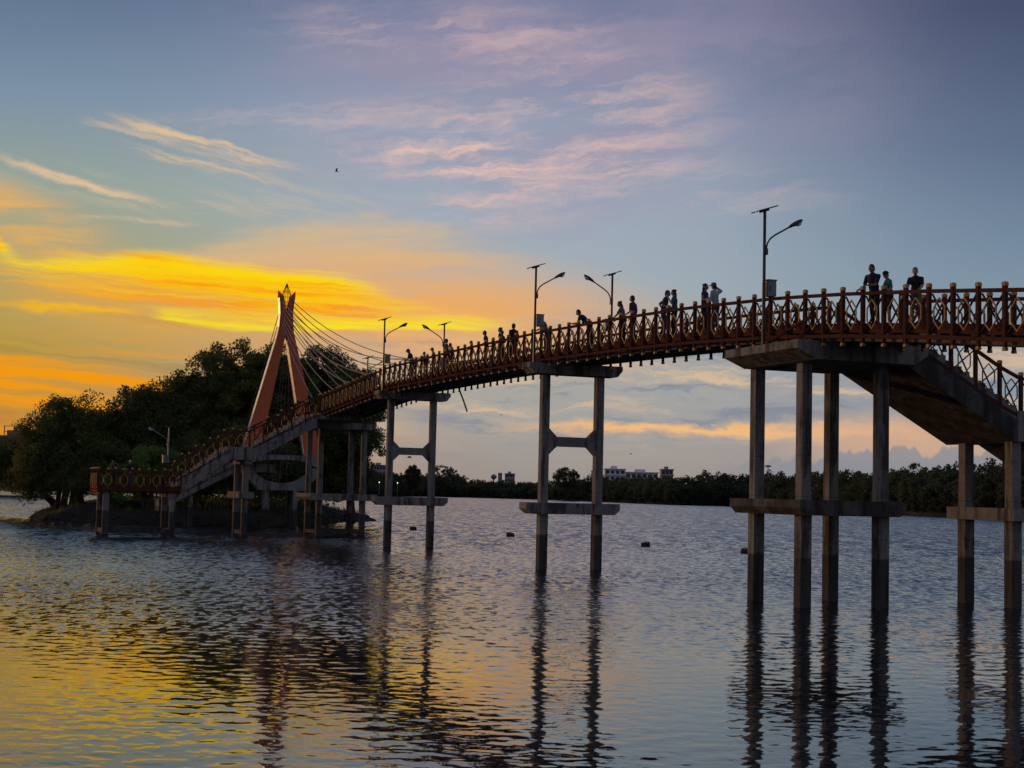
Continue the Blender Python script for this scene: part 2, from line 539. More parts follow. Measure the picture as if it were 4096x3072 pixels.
# ------------------------------------------------------------------ mesh helpers
class MB:
    def __init__(self):
        self.v, self.f, self.m = [], [], []

    def add(self, vs, fs, mat=0):
        o = len(self.v)
        self.v.extend(tuple(p) for p in vs)
        self.f.extend(tuple(i + o for i in q) for q in fs)
        self.m.extend([mat] * len(fs))

    def box(self, x0, x1, y0, y1, z0, z1, mat=0):
        self.add([(x0, y0, z0), (x1, y0, z0), (x1, y1, z0), (x0, y1, z0), (x0, y0, z1), (x1, y0, z1), (x1, y1, z1), (x0, y1, z1)],
                 [(0, 3, 2, 1), (4, 5, 6, 7), (0, 1, 5, 4), (1, 2, 6, 5), (2, 3, 7, 6), (3, 0, 4, 7)], mat)

    def bar(self, a, b, w, h, mat=0, up=(0, 0, 1)):
        """box beam from a to b, w across, h along up"""
        a, b = Vector(a), Vector(b)
        d = (b - a).normalized()
        u = Vector(up)
        s = d.cross(u)
        if s.length < 1e-4:
            s = d.cross(Vector((1, 0, 0)))
        s.normalize()
        u = s.cross(d).normalized()
        s, u = s * w / 2, u * h / 2
        self.add([a - s - u, a + s - u, a + s + u, a - s + u, b - s - u, b + s - u, b + s + u, b - s + u],
                 [(0, 1, 2, 3), (7, 6, 5, 4), (0, 4, 5, 1), (1, 5, 6, 2), (2, 6, 7, 3), (3, 7, 4, 0)], mat)

    def prism(self, poly, y0, y1, axis='y', mat=0):
        """extrude a 2D polygon; axis is the extrusion axis, the polygon uses the other two in order"""
        def P(p, t):
            return {'x': (t, p[0], p[1]), 'y': (p[0], t, p[1]), 'z': (p[0], p[1], t)}[axis]
        k = len(poly)
        vs = [P(p, y0) for p in poly] + [P(p, y1) for p in poly]
        fs = [tuple(range(k)), tuple(range(2 * k - 1, k - 1, -1))]
        fs += [(i, i + k, (i + 1) % k + k, (i + 1) % k) for i in range(k)]
        self.add(vs, fs, mat)

    def tube(self, pts, rad, n=8, mat=0, closed=True):
        pts = [Vector(p) for p in pts]
        if not hasattr(rad, '__len__'):
            rad = [rad] * len(pts)
        vs, fs = [], []
        ref = None
        for i, p in enumerate(pts):
            d = (pts[min(i + 1, len(pts) - 1)] - pts[max(i - 1, 0)]).normalized()
            if ref is None:
                ref = d.orthogonal().normalized()
            ref = (ref - d * ref.dot(d)).normalized()
            b = d.cross(ref)
            for j in range(n):
                t = 2 * math.pi * j / n
                vs.append(p + (ref * math.cos(t) + b * math.sin(t)) * rad[i])
        for i in range(len(pts) - 1):
            for j in range(n):
                a, b_ = i * n + j, i * n + (j + 1) % n
                fs.append((a, b_, b_ + n, a + n))
        if closed:
            fs.append(tuple(range(n - 1, -1, -1)))
            fs.append(tuple(range((len(pts) - 1) * n, len(pts) * n)))
        self.add(vs, fs, mat)

    def ball(self, c, r, n=10, m=7, mat=0, rot=None):
        if not hasattr(r, '__len__'):
            r = (r, r, r)
        c = Vector(c)
        vs, fs = [], []
        def P(v):
            v = Vector(v)
            if rot is not None:
                v = rot @ v
            return c + v
        vs.append(P((0, 0, -r[2])))
        for i in range(1, m):
            ph = -math.pi / 2 + math.pi * i / m
            for j in range(n):
                t = 2 * math.pi * j / n
                vs.append(P((r[0] * math.cos(ph) * math.cos(t), r[1] * math.cos(ph) * math.sin(t), r[2] * math.sin(ph))))
        vs.append(P((0, 0, r[2])))
        for j in range(n):
            fs.append((0, 1 + (j + 1) % n, 1 + j))
            fs.append((len(vs) - 1, 1 + (m - 2) * n + j, 1 + (m - 2) * n + (j + 1) % n))
        for i in range(m - 2):
            for j in range(n):
                a, b = 1 + i * n + j, 1 + i * n + (j + 1) % n
                fs.append((a, b, b + n, a + n))
        self.add(vs, fs, mat)

    def mesh(self, name, mats, smooth=False):
        me = bpy.data.meshes.new(name)
        me.from_pydata(self.v, [], self.f)
        for m in (mats if isinstance(mats, (list, tuple)) else [mats]):
            me.materials.append(MATS[m])
        if len(me.materials) > 1:
            me.polygons.foreach_set('material_index', self.m)
        if smooth:
            me.polygons.foreach_set('use_smooth', [True] * len(me.polygons))
        me.update()
        return me

    def build(self, name, mats, parent=None, smooth=False, **kw):
        return link(name, self.mesh(name, mats, smooth), parent, **kw)


def link(name, data, parent=None, loc=None, rz=None):
    o = bpy.data.objects.new(name, data)
    COL.objects.link(o)
    if parent is not None:
        o.parent = parent
    if loc is not None:
        o.location = loc
    if rz is not None:
        o.rotation_euler = (0, 0, rz)
    return o


def tag(o, label=None, cat=None, group=None, kind=None):
    if label: o['label'] = label
    if cat: o['category'] = cat
    if group: o['group'] = group
    if kind: o['kind'] = kind
    return o


def empty(name, loc=(0, 0, 0), rz=0.0, parent=None):
    o = link(name, None, parent, loc, rz)
    o.empty_display_size = 0.2
    return o


def box(name, mat, parent, *a):
    b = MB(); b.box(*a)
    return b.build(name, mat, parent)


# ------------------------------------------------------------------ bridge frame: x = along the bridge (towards the viewer), y = across, z = up
TH = R(21.0)
BR = -(math.pi / 2 - TH)
B0 = Vector((2.45, 62.0))
T2 = Vector((math.sin(TH), -math.cos(TH)))
N2 = Vector((math.cos(TH), math.sin(TH)))


def W(s, o, z=0.0):
    q = B0 + T2 * s + N2 * o
    return Vector((q.x, q.y, z))


class Frame:
    """an Empty at (s, o, z) in the bridge frame; meshes are drawn in bridge coordinates and shifted to it"""
    def __init__(self, name, s, o, z, label, cat, group=None):
        self.base = Vector((s, o, z))
        self.ob = tag(empty(name, W(s, o, z), BR), label, cat, group)

    def build(self, mb, name, mats, parent=None, smooth=False):
        b = self.base
        mb.v = [(p[0] - b.x, p[1] - b.y, p[2] - b.z) for p in mb.v]
        return mb.build(name, mats, parent or self.ob, smooth)

    def put(self, name, data, p, rz=0.0, parent=None):
        return link(name, data, parent or self.ob, Vector(p) - self.base, rz)

    def part(self, name):
        return link(name, None, self.ob, (0, 0, 0))

    def box(self, name, mat, *a, parent=None):
        b = MB(); b.box(*a)
        return self.build(b, name, mat, parent)


# ------------------------------------------------------------------ railing kit (shared meshes)
def _post():
    b = MB()
    b.box(-.050, .050, -.050, .050, .04, 1.25)
    b.box(-.040, .040, -.040, .040, -.19, .04)
    return b.mesh('post', 'brown_paint')


def _cap(h=0.10, w=0.058):
    b = MB()
    z = 0.0
    b.add([(-w, -w, z), (w, -w, z), (w, w, z), (-w, w, z), (-w, -w, z + h * .7), (w, -w, z + h * .7), (w, w, z + h * .7), (-w, w, z + h * .7),
           (-w * .7, -w * .7, z + h), (w * .7, -w * .7, z + h), (w * .7, w * .7, z + h), (-w * .7, w * .7, z + h)],
          [(0, 3, 2, 1), (0, 1, 5, 4), (1, 2, 6, 5), (2, 3, 7, 6), (3, 0, 4, 7), (4, 5, 9, 8), (5, 6, 10, 9), (6, 7, 11, 10), (7, 4, 8, 11), (8, 9, 10, 11)])
    return b.mesh('post_cap', 'gold_paint')


def _hexagon(w=.46, h=.82, t=.024, d=.035):
    b = MB()
    def ring(w, h):
        a = .29 * h
        return [(0, h / 2), (w / 2, h / 2 - a), (w / 2, -h / 2 + a), (0, -h / 2), (-w / 2, -h / 2 + a), (-w / 2, h / 2 - a)]
    o, i = ring(w, h), ring(w - 2 * t, h - 2.6 * t)
    vs = [(x, -d / 2, z) for x, z in o] + [(x, -d / 2, z) for x, z in i] + [(x, d / 2, z) for x, z in o] + [(x, d / 2, z) for x, z in i]
    fs = []
    for k in range(6):
        n = (k + 1) % 6
        fs += [(k, n, 6 + n, 6 + k), (12 + k, 18 + k, 18 + n, 12 + n), (k, 12 + k, 12 + n, n), (6 + k, 6 + n, 18 + n, 18 + k)]
    b.add(vs, fs)
    return b.mesh('hexagon', 'gold_paint')


POST, CAP, FINIAL, HEXA = _post(), _cap(), _cap(.09, .050), _hexagon()


def railing(fr, pts, out, detail=True, skip_first=False, post_from=0, finial=True):
    """pts: (s, o, z0) of each post; out: (ds, do) unit vector to the outer side"""
    rl = fr.part('railing')
    k = len(pts)
    rnd = random.Random(int(abs(pts[0][0] * 31 + pts[0][1] * 17)) + k)
    for i, p in enumerate(pts):
        if i == 0 and skip_first:
            continue
        fr.put('post', POST, p, rnd.uniform(-.02, .02), rl)
        fr.put('post_cap', CAP, (p[0], p[1], p[2] + 1.25), rnd.uniform(-.05, .05), rl)
        if finial:
            fr.put('post_finial', FINIAL, (p[0], p[1], p[2] - .272), 0, rl)
    for i in range(k - 1):
        a, c = Vector(pts[i]), Vector(pts[i + 1])
        mid = (a + c) / 2
        ang = math.atan2(c.y - a.y, c.x - a.x)
        d = (c - a); d.z = 0; d.normalize()
        off = Vector((out[0], out[1], 0))
        j = rnd.uniform(-.012, .012)
        fr.put('hexagon', HEXA, mid + off * .045 + Vector((0, 0, .585 + j)), ang, rl)
        L = (c - a).length
        e = (c - a) * (.07 / L)
        for s0, s1, dy in ((.10, 1.08, -.012), (1.08, .10, -.055)):
            b = MB()
            b.bar(a + e + off * dy + Vector((0, 0, s0)), c - e + off * dy + Vector((0, 0, s1)), .03, .042, 0, off)
            fr.build(b, 'brace', 'brown_paint', rl)
    n = 7
    for i0 in range(0, k - 1, n):
        i1 = min(k - 1, i0 + n)
        h, l = MB(), MB()
        for i in range(i0, i1):
            a, c = Vector(pts[i]), Vector(pts[i + 1])
            h.bar(a + Vector((0, 0, 1.15)), c + Vector((0, 0, 1.15)), .075, .095)
            l.bar(a + Vector((0, 0, -.005)), c + Vector((0, 0, -.005)), .080, .100)
        fr.build(h, 'handrail', 'brown_paint', rl)
        fr.build(l, 'bottom_rail', 'brown_paint', rl)
    return rl


# ------------------------------------------------------------------ the footbridge
ZK = [(-46, 7.80), (-37, 7.82), (-30, 8.22), (-22.3, 8.63), (-10, 8.66), (0, 8.56), (8, 8.36), (13, 8.18), (18.6, 7.87), (22, 7.60), (25.7, 7.25), (29.4, 6.85), (42, 5.45)]


def z0(s):
    for (a, za), (b, zb) in zip(ZK, ZK[1:]):
        if s <= b:
            return za + (zb - za) * max(0, (s - a)) / (b - a)
    return ZK[-1][1]


PS = 0.955
RO = 1.42
bridge = Frame('footbridge', 0, 0, 0, 'long humped footbridge with red-brown railings of gold hexagons on concrete piers over the lake', 'bridge')


def sweep(s_list, o0, o1, d0, d1):
    b = MB()
    vs, fs = [], []
    for s in s_list:
        z = z0(s)
        vs += [(s, o0, z + d0), (s, o1, z + d0), (s, o1, z + d1), (s, o0, z + d1)]
    for i in range(len(s_list) - 1):
        a = i * 4
        fs += [(a, a + 4, a + 5, a + 1), (a + 1, a + 5, a + 6, a + 2), (a + 2, a + 6, a + 7, a + 3), (a + 3, a + 7, a + 4, a)]
    e = (len(s_list) - 1) * 4
    fs += [(0, 1, 2, 3), (e + 3, e + 2, e + 1, e)]
    b.add(vs, fs)
    return b


SL = [-44.4 + i * (84.4 / 76) for i in range(77)]
deck = bridge.build(sweep(SL, -1.29, 1.29, .12, .33), 'deck', 'concrete')
for o in (-1, 1):
    bridge.build(sweep(SL, o * 1.325 - .03, o * 1.325 + .03, .10, .355), 'fascia_board', 'deck_wood', deck)
for o in (-.85, 0, .85):
    bridge.build(sweep(SL, o - .11, o + .11, -.12, .118), 'girder', 'concrete', deck)
for k in range(41):
    s = -43.5 + k * 2.05
    z = z0(s)
    bridge.box('cross_beam', 'deck_wood', s - .06, s + .06, -1.37, 1.37, z - .03, z + .098, parent=deck)

near_pts = [(-37.15 + i * PS, -RO, z0(-37.15 + i * PS)) for i in range(81)]
far_pts = [(-44.1 + i * PS, RO, z0(-44.1 + i * PS)) for i in range(88)]
railing(bridge, near_pts, (0, -1))
# the far railing is interrupted where the stairs leave it
cut = [i for i, p in enumerate(far_pts) if p[0] < 17.3]
railing(bridge, [far_pts[i] for i in cut], (0, 1))
rest = [p for p in far_pts if p[0] > 20.2]
railing(bridge, rest, (0, 1))
railing(bridge, [(-44.1, -RO + i * (2 * RO / 3), 7.80) for i in range(4)], (-1, 0), finial=False)


def cap_beam(s0, s1, o0, o1, zb, zt, ch, cut):
    """beam across the bridge with chamfered lower ends"""
    b = MB()
    b.prism([(o0, zb + ch), (o0, zt), (o1, zt), (o1, zb + ch), (o1 - cut, zb), (o0 + cut, zb)], s0, s1, 'x')
    return b


def column(fr, s, o, zb, zt, w=.33, parent=None):
    b = MB()
    h = w / 2
    b.box(s - h, s + h, o - h, o + h, zb, zt)
    return fr.build(b, 'column', 'concrete', parent)


def strut(s, o0, o1, zc, w=.28):
    b = MB()
    g = .36
    b.prism([(o0, zc - .55), (o0, zc + .55), (o0 + g, zc + .2), (o1 - g, zc + .2), (o1, zc + .55), (o1, zc - .55), (o1 - g, zc - .2), (o0 + g, zc - .2)],
            s - w / 2, s + w / 2, 'x')
    return b


for s in (-22.3, 0.0, 37.5):
    pr = bridge.part('pier')
    z = z0(s)
    oc = .06
    for o in (-1.22, 1.22):
        column(bridge, s, oc + o, -2.0, 2.3, .36, pr)
        column(bridge, s, oc + o, 2.68, z - .53, .33, pr)
    bridge.build(cap_beam(s - .42, s + .42, oc - 2.08, oc + 2.08, 2.26, 2.72, .20, .24), 'pile_cap', 'concrete', pr)
    bridge.build(cap_beam(s - .45, s + .45, oc - 2.08, oc + 2.08, z - .57, z - .125, .26, .22), 'cap_beam', 'concrete', pr)
    if z > 7:
        bridge.build(strut(s, oc - 1.06, oc + 1.06, 5.23), 'cross_strut', 'concrete', pr)

# head pier of the stairs: four columns, a wide cap, a broad pile cap
pr = bridge.part('pier')
for s, o in ((16.66, -.90), (19.50, -1.02), (17.06, 1.50), (19.88, 1.36)):
    column(bridge, s, o, -2.0, 2.7, .36, pr)
    column(bridge, s, o, 3.06, 7.10, .33, pr)
b = MB()
b.prism([(-1.72, 2.86), (-1.72, 3.09), (1.85, 3.09), (1.85, 2.86), (1.65, 2.65), (-1.52, 2.65)], 16.46, 20.45, 'x')
bridge.build(b, 'pile_cap', 'dark_concrete', pr)
b = MB()
b.prism([(-2.05, 7.35), (-2.05, 7.59), (2.35, 7.59), (2.35, 7.35), (1.9, 7.06), (-1.35, 7.06)], 16.60, 20.78, 'x')
bridge.build(b, 'cap_slab', 'concrete', pr)
bridge.box('bearing', 'concrete', 17.2, 20.2, -1.2, 1.25, 7.592, 7.70, parent=pr)

# pier at the far landing: four columns with caps and tie beams at the water
pr = bridge.part('pier')
for s in (-40.75, -44.0):
    for o in (-.5, 2.46):
        column(bridge, s, o, -2.0, 2.35, .36, pr)
        column(bridge, s, o, 2.7, 7.1, .34, pr)
b = cap_beam(-44.5, -40.2, -1.2, 3.35, 2.30, 2.74, .2, .25)
bridge.build(b, 'pile_cap', 'concrete', pr)
b = cap_beam(-44.6, -40.25, -1.0, 3.12, 7.06, 7.48, .12, .1)
bridge.build(b, 'cap_slab', 'concrete', pr)
for s in (-40.75, -44.0):
    bridge.box('tie_beam', 'concrete', s - .14, s + .14, -.35, 2.3, .06, .34, parent=pr)
for o in (-.5, 2.46):
    bridge.box('tie_beam', 'concrete', -43.85, -40.9, o - .14, o + .14, .08, .32, parent=pr)
bridge.box('landing', 'concrete', -44.45, -36.9, -1.62, 1.28, 7.50, 7.905, parent=deck)
# plant tufts that took root on the old caps would be too small to see; a sagging service pipe hangs off the far edge
b = MB()
b.tube([(-18.6, 1.40, 8.72), (-18.37, 1.41, 8.54), (-17.6, 1.42, 7.86), (-16.95, 1.40, 7.28)], .045, 8)
tag(MB.build(b, 'hanging_pipe', 'rope_black', None), 'dark broken pipe dangling below the deck between two piers', 'pipe')
bpy.data.objects['hanging_pipe'].matrix_world = Matrix.Translation((B0.x, B0.y, 0)) @ Matrix.Rotation(BR, 4, 'Z')
b = MB()
b.bar((18.95, -1.94, 7.66), (20.75, -1.60, 8.24), .06, .09)
b.box(18.9, 19.05, -2.0, -1.88, 7.592, 7.70)
o_ = tag(b.build('loose_plank', 'brown_paint', None), 'fallen brown railing bar leaning on the concrete cap below the lamp', 'plank')
o_.matrix_world = Matrix.Translation((B0.x, B0.y, 0)) @ Matrix.Rotation(BR, 4, 'Z')
b = MB()
b.tube([(-29.6, -1.50, 8.35), (-29.0, -1.53, 8.30), (-28.6, -1.56, 8.05), (-28.45, -1.55, 7.72)], .04, 6)
o_ = tag(b.build('torn_strip', 'deck_wood', None), 'torn brown edging strip hanging off the bridge side near the cable ends', 'strip')
o_.matrix_world = Matrix.Translation((B0.x, B0.y, 0)) @ Matrix.Rotation(BR, 4, 'Z')


# ------------------------------------------------------------------ staircases
def flight(fr, s0, s1, oa, za, ob, zb, n, thick, parent, mat='concrete'):
    """one flight from (oa, za) up or down to (ob, zb): waist slab and n separate steps; z are rail datum levels"""
    b = MB()
    lo = [(oa, za - thick), (ob, zb - thick), (ob, zb - .12), (oa, za - .12)]
    b.prism(lo, s0, s1, 'x')
    fr.build(b, 'waist_slab', mat, parent)
    for i in range(n):
        t0, t1 = i / n, (i + 1) / n
        p, q = oa + (ob - oa) * t0, oa + (ob - oa) * t1
        zt = za + (zb - za) * ((t1 if zb > za else t0)) + .20
        zl = za + (zb - za) * min(t0, t1) if zb > za else za + (zb - za) * t1
        o0, o1 = min(p, q), max(p, q)
        fr.box('step', 'concrete', s0 + .06, s1 - .06, o0, o1 + .0, zl - .14, zt, parent=parent)


# --- stairs at the near pier, leaving the far side of the bridge and going down to the right
st = Frame('staircase', 18.9, 2.4, 0, 'concrete staircase with brown railings leaving the bridge behind the four-column pier', 'staircase')
SA, SB = 17.15, 20.55
zr = lambda o: 5.67 + (5.85 - o) * .53
fl = st.part('flight')
flight(st, SA, SB, 1.75, zr(1.75), 5.75, zr(5.75), 14, .78, fl, 'dark_concrete')
ld = st.box('landing', 'concrete', SA, SB, 5.752, 7.0, zr(5.75) - .74, zr(5.75) + .18)
fl = st.part('flight')
flight(st, SA, SB, 7.002, zr(5.75), 11.2, zr(5.75) - 2.25, 14, .74, fl, 'dark_concrete')
for sv, out in ((SB - .08, 1), (SA + .08, -1)):
    pts = [(sv, o, zr(o)) for o in (1.62, 2.5, 3.38, 4.26, 5.14)] + [(sv, 5.92, zr(5.75)), (sv, 6.95, zr(5.75))]
    pts += [(sv, 6.95 + .87 * i, zr(5.75) - .535 * .87 * i) for i in range(1, 5)]
    railing(st, pts, (out, 0), finial=False)
pr = st.part('pier')
for s in (18.0, 20.2):
    column(st, s, 5.85, -2.0, 2.64, .36, pr)
    column(st, s, 5.85, 2.94, zr(5.75) - .72, .33, pr)
st.box('pile_cap', 'concrete', 17.55, 20.7, 5.46, 6.42, 2.60, 2.98, parent=pr)
pr = st.part('pier')
for s in (18.0, 20.2):
    column(st, s, 10.9, -2.0, zr(5.75) - 2.9, .33, pr)

# --- stairs at the island end: platform, flight, landing, flight up to the bridge
SA, SB = -40.45, -37.2
vp = Frame('viewing_platform', -39.0, -12.6, 0, 'low viewing platform with brown hexagon railing on posts in front of the island', 'platform')
vp.box('deck', 'concrete', -41.0, -36.95, -15.1, -10.15, 2.66, 2.98)
for sv in (-36.92, -41.03):
    vp.box('fascia_board', 'deck_wood', sv - .03, sv + .03, -15.12, -10.2, 2.58, 3.0)
vp.box('fascia_board', 'red_paint', -40.98, -36.97, -15.17, -15.11, 2.58, 3.0)  # sunlit end: the warm light is put into this board's redder colour
railing(vp, [(-36.8, -15.1 + i * .98, 2.72) for i in range(5)] + [(-36.8, -10.2, 2.72)], (1, 0))
railing(vp, [(-41.15, -15.1 + i * .98, 2.72) for i in range(6)], (-1, 0))
railing(vp, [(-36.9 - i * 1.05, -15.16, 2.72) for i in range(5)], (0, -1))
for o in (-14.6, -10.6):
    pr = vp.part('pier')
    for s in (-37.25, -40.7):
        column(vp, s, o, -2.0, 2.36 if o > -12 else 2.655, .36, pr)
    if o > -12:
        vp.box('cap_beam', 'concrete', -41.0, -37.0, o - .3, o + .3, 2.30, 2.655, parent=pr)
    vp.box('tie_beam', 'concrete', -40.5, -37.4, o - .13, o + .13, .06, .32, parent=pr)
for s in (-37.25, -40.7):
    vp.box('tie_beam', 'concrete', s - .13, s + .13, -14.4, -10.8, .08, .34)

st2 = Frame('staircase', -38.8, -6.4, 0, 'long two-flight staircase climbing from the low viewing platform to the bridge by the pylon', 'staircase')
fl = st2.part('flight')
flight(st2, SA, SB, -10.35, 2.95, -7.1, 5.35, 14, .62, fl)
st2.box('landing', 'concrete', SA, SB, -7.098, -5.75, 4.75, 5.56)
fl = st2.part('flight')
flight(st2, SA, SB, -5.748, 5.36, -1.65, 7.62, 13, .62, fl)
for sv, out in ((SB - .1, 1), (SA + .1, -1)):
    pts = [(sv, -10.55 + i * .885, 3.25 + (5.40 - 3.25) * i / 4) for i in range(5)]
    pts += [(sv, -5.95, 5.42)]
    pts += [(sv, -5.95 + i * .885, 5.42 + (7.80 - 5.42) * i / 5) for i in range(1, 6)]
    railing(st2, pts, (out, 0), finial=False)
pr = st2.part('pier')
for s in (-38.2, -41.0):
    column(st2, s, -5.95, -2.0, 2.35, .38, pr)
    column(st2, s, -5.95, 2.72, 4.76, .36, pr)
st2.box('pile_cap', 'concrete', -41.5, -37.7, -6.45, -5.45, 2.33, 2.75, parent=pr)
st2.box('tie_beam', 'concrete', -40.8, -38.4, -6.08, -5.82, .06, .30, parent=pr)
st2.box('bearer', 'concrete', -41.3, -37.4, -6.2, -5.7, 4.50, 4.748, parent=pr)

# --- the stairs behind, going down to the island
st3 = Frame('staircase', -60.2, -5.0, 0, 'lower red-railed staircase behind, going down from the pylon base to the island', 'staircase')
fl = st3.part('flight')
flight(st3, -61.4, -59.0, -2.6, 4.7, -8.4, 1.6, 16, .5, fl)
st3.box('landing', 'concrete', -61.4, -57.62, -2.598, .2, 4.2, 4.86)
for sv, out in ((-59.1, 1), (-61.3, -1)):
    railing(st3, [(sv, -2.6 - i * .95, 4.7 - .508 * i) for i in range(7)], (out, 0), finial=False)
pr = st3.part('pier')
for s in (-59.4, -61.0):
    column(st3, s, -1.8, -2.0, 4.21, .34, pr)
    column(st3, s, -6.0, -2.0, 2.3, .34, pr)

# ------------------------------------------------------------------ pylon with its stay cables
PYS, PYO = -57.0, 0.4
py = Frame('cable_pylon', PYS, PYO, 0, 'tall red A-shaped pylon with horned top and stay cables above the trees', 'pylon')


def leg_profile(z):
    """inner and outer edge distance from the axis"""
    t = (z - 5.6) / (15.0 - 5.6)
    if z <= 15.0:
        c = 2.42 * (1 - t) + .30 * t
        w = 1.36 * (1 - t) + .60 * t
        return c - w / 2, c + w / 2
    u = (z - 15.0) / 3.2
    return .004 + max(0, u - .45) * .62, .60 - .16 * math.sin(u * math.pi * .8) + .20 * u * u


for sgn in (-1, 1):
    zs = [5.55, 7, 8.5, 10, 11.5, 13, 14.2, 15.0, 15.6, 16.2, 16.8, 17.3, 17.8]
    b, e = MB(), MB()
    vs, fs = [], []
    for z in zs:
        i, o = leg_profile(z)
        for s in (-.34, .34):
            vs += [(PYS + s, PYO + sgn * i, z), (PYS + s, PYO + sgn * o, z)]
    i, o = leg_profile(17.8)
    tip = (PYS, PYO + sgn * (o + .06), 18.28)
    for k in range(len(zs) - 1):
        a = k * 4
        fs += [(a, a + 1, a + 5, a + 4), (a + 3, a + 2, a + 6, a + 7), (a + 1, a + 3, a + 7, a + 5), (a + 2, a, a + 4, a + 6)]
    a = (len(zs) - 1) * 4
    vs.append(tip)
    fs += [(a, a + 1, len(vs) - 1), (a + 1, a + 3, len(vs) - 1), (a + 3, a + 2, len(vs) - 1), (a + 2, a, len(vs) - 1), (0, 2, 3, 1)]
    b.add(vs, fs)
    lg = py.build(b, 'leg', 'red_paint')
    # sunset light on the sunward leg sides, put into pale plates with open joints
    zz = 5.62
    k = 0
    while zz < 17.6:
        z1 = min(zz + .98, 17.7)
        p = MB()
        side = 1 if sgn < 0 else 0
        i0, o0 = leg_profile(zz)
        i1, o1 = leg_profile(z1 - .025)
        e0, e1 = (o0, o1) if side else (i0, i1)
        if side or zz < 14.2:
            d = -.03
            s0, s1 = PYS - .335, PYS + .335
            y0, y1 = PYO + sgn * e0, PYO + sgn * e1
            p.add([(s0, y0, zz), (s1, y0, zz), (s1, y1, z1 - .025), (s0, y1, z1 - .025), (s0, y0 + d, zz), (s1, y0 + d, zz), (s1, y1 + d, z1 - .025), (s0, y1 + d, z1 - .025)],
                  [(0, 1, 2, 3), (7, 6, 5, 4), (0, 4, 5, 1), (1, 5, 6, 2), (2, 6, 7, 3), (3, 7, 4, 0)])
            py.build(p, 'lit_side_plate', 'lit_side_pale', lg)
        zz = z1
        k += 1
# lattice spearhead between the horns
sp = py.part('spearhead')
prof = [(.03, 16.5), (.14, 16.9), (.27, 17.4), (.36, 17.8), (.26, 18.2), (.12, 18.55), (.01, 18.85)]
for k in range(8):
    t = 2 * math.pi * k / 8
    b = MB()
    b.tube([(PYS + r * math.cos(t), PYO + r * math.sin(t), z) for r, z in prof], .02, 5)
    py.build(b, 'rib', 'lamp_metal', sp)
for r, z in prof[1:-1]:
    b = MB()
    b.tube([(PYS + r * math.cos(2 * math.pi * k / 12), PYO + r * math.sin(2 * math.pi * k / 12), z) for k in range(13)], .014, 4)
    py.build(b, 'ring', 'lamp_metal', sp)
# foundation: beam, hanging arch, cap, columns
fd = py.part('foundation')
b = MB()
arc = [(-2.2, 5.0), (-1.2, 5.16), (0, 5.2), (1.2, 5.16), (2.2, 5.0)]
b.prism([(PYO - 2.95, 5.55), (PYO + 3.0, 5.55), (PYO + 3.0, 4.7), (PYO + 2.5, 4.7)] + [(PYO + o, z) for o, z in reversed(arc)] + [(PYO - 2.5, 4.7), (PYO - 2.95, 4.7)],
        PYS - .6, PYS + .6, 'x')
py.build(b, 'beam', 'concrete', fd)
b = MB()
inn = [(math.sin(R(a)) * 2.45, 5.05 - math.cos(R(a)) * 1.65) for a in range(-72, 73, 12)]
b.prism([(PYO - 2.95, 4.68), (PYO - 2.95, 4.1), (PYO - 1.7, 2.85), (PYO + 1.7, 2.85), (PYO + 2.95, 4.1), (PYO + 2.95, 4.68)] + [(PYO + o, z) for o, z in reversed(inn)],
        PYS - .55, PYS + .55, 'x')
py.build(b, 'hanging_arch', 'concrete', fd)
for s in (-57.45, -56.6):
    for o in (-1.1, 1.1):
        column(py, s, PYO + o, -2.0, 2.84, .3, fd)


def cable(fr, a, b_, sag, r=.030):
    a, b_ = Vector(a), Vector(b_)
    pts = []
    for i in range(17):
        t = i / 16
        p = a.lerp(b_, t)
        p.z -= sag * 4 * t * (1 - t)
        pts.append(p)
    m = MB()
    m.tube(pts, r, 6)
    fr.build(m, 'stay_cable', 'cable_steel')


for sgn in (-1, 1):
    for k, (s, zt, sag) in enumerate([(-40.0, 15.5, .3), (-37.2, 15.8, .45), (-34.2, 16.1, .6), (-30.4, 16.4, .85), (-25.6, 16.75, 1.1), (-20.4, 17.1, 1.35), (-15.0, 17.45, 1.55)]):
        i, o = leg_profile(zt)
        cable(py, (PYS + .34, PYO + sgn * (o - .12), zt), (s, sgn * 1.36 + .0, z0(s) + 1.2), sag)
    for k, (s, zt) in enumerate([(-62.5, 15.4), (-65.5, 15.9), (-68.5, 16.4), (-71.5, 16.9)]):
        i, o = leg_profile(zt)
        cable(py, (PYS - .34, PYO + sgn * (o - .12), zt), (s, sgn * 1.8 + .3, 1.3), .25)


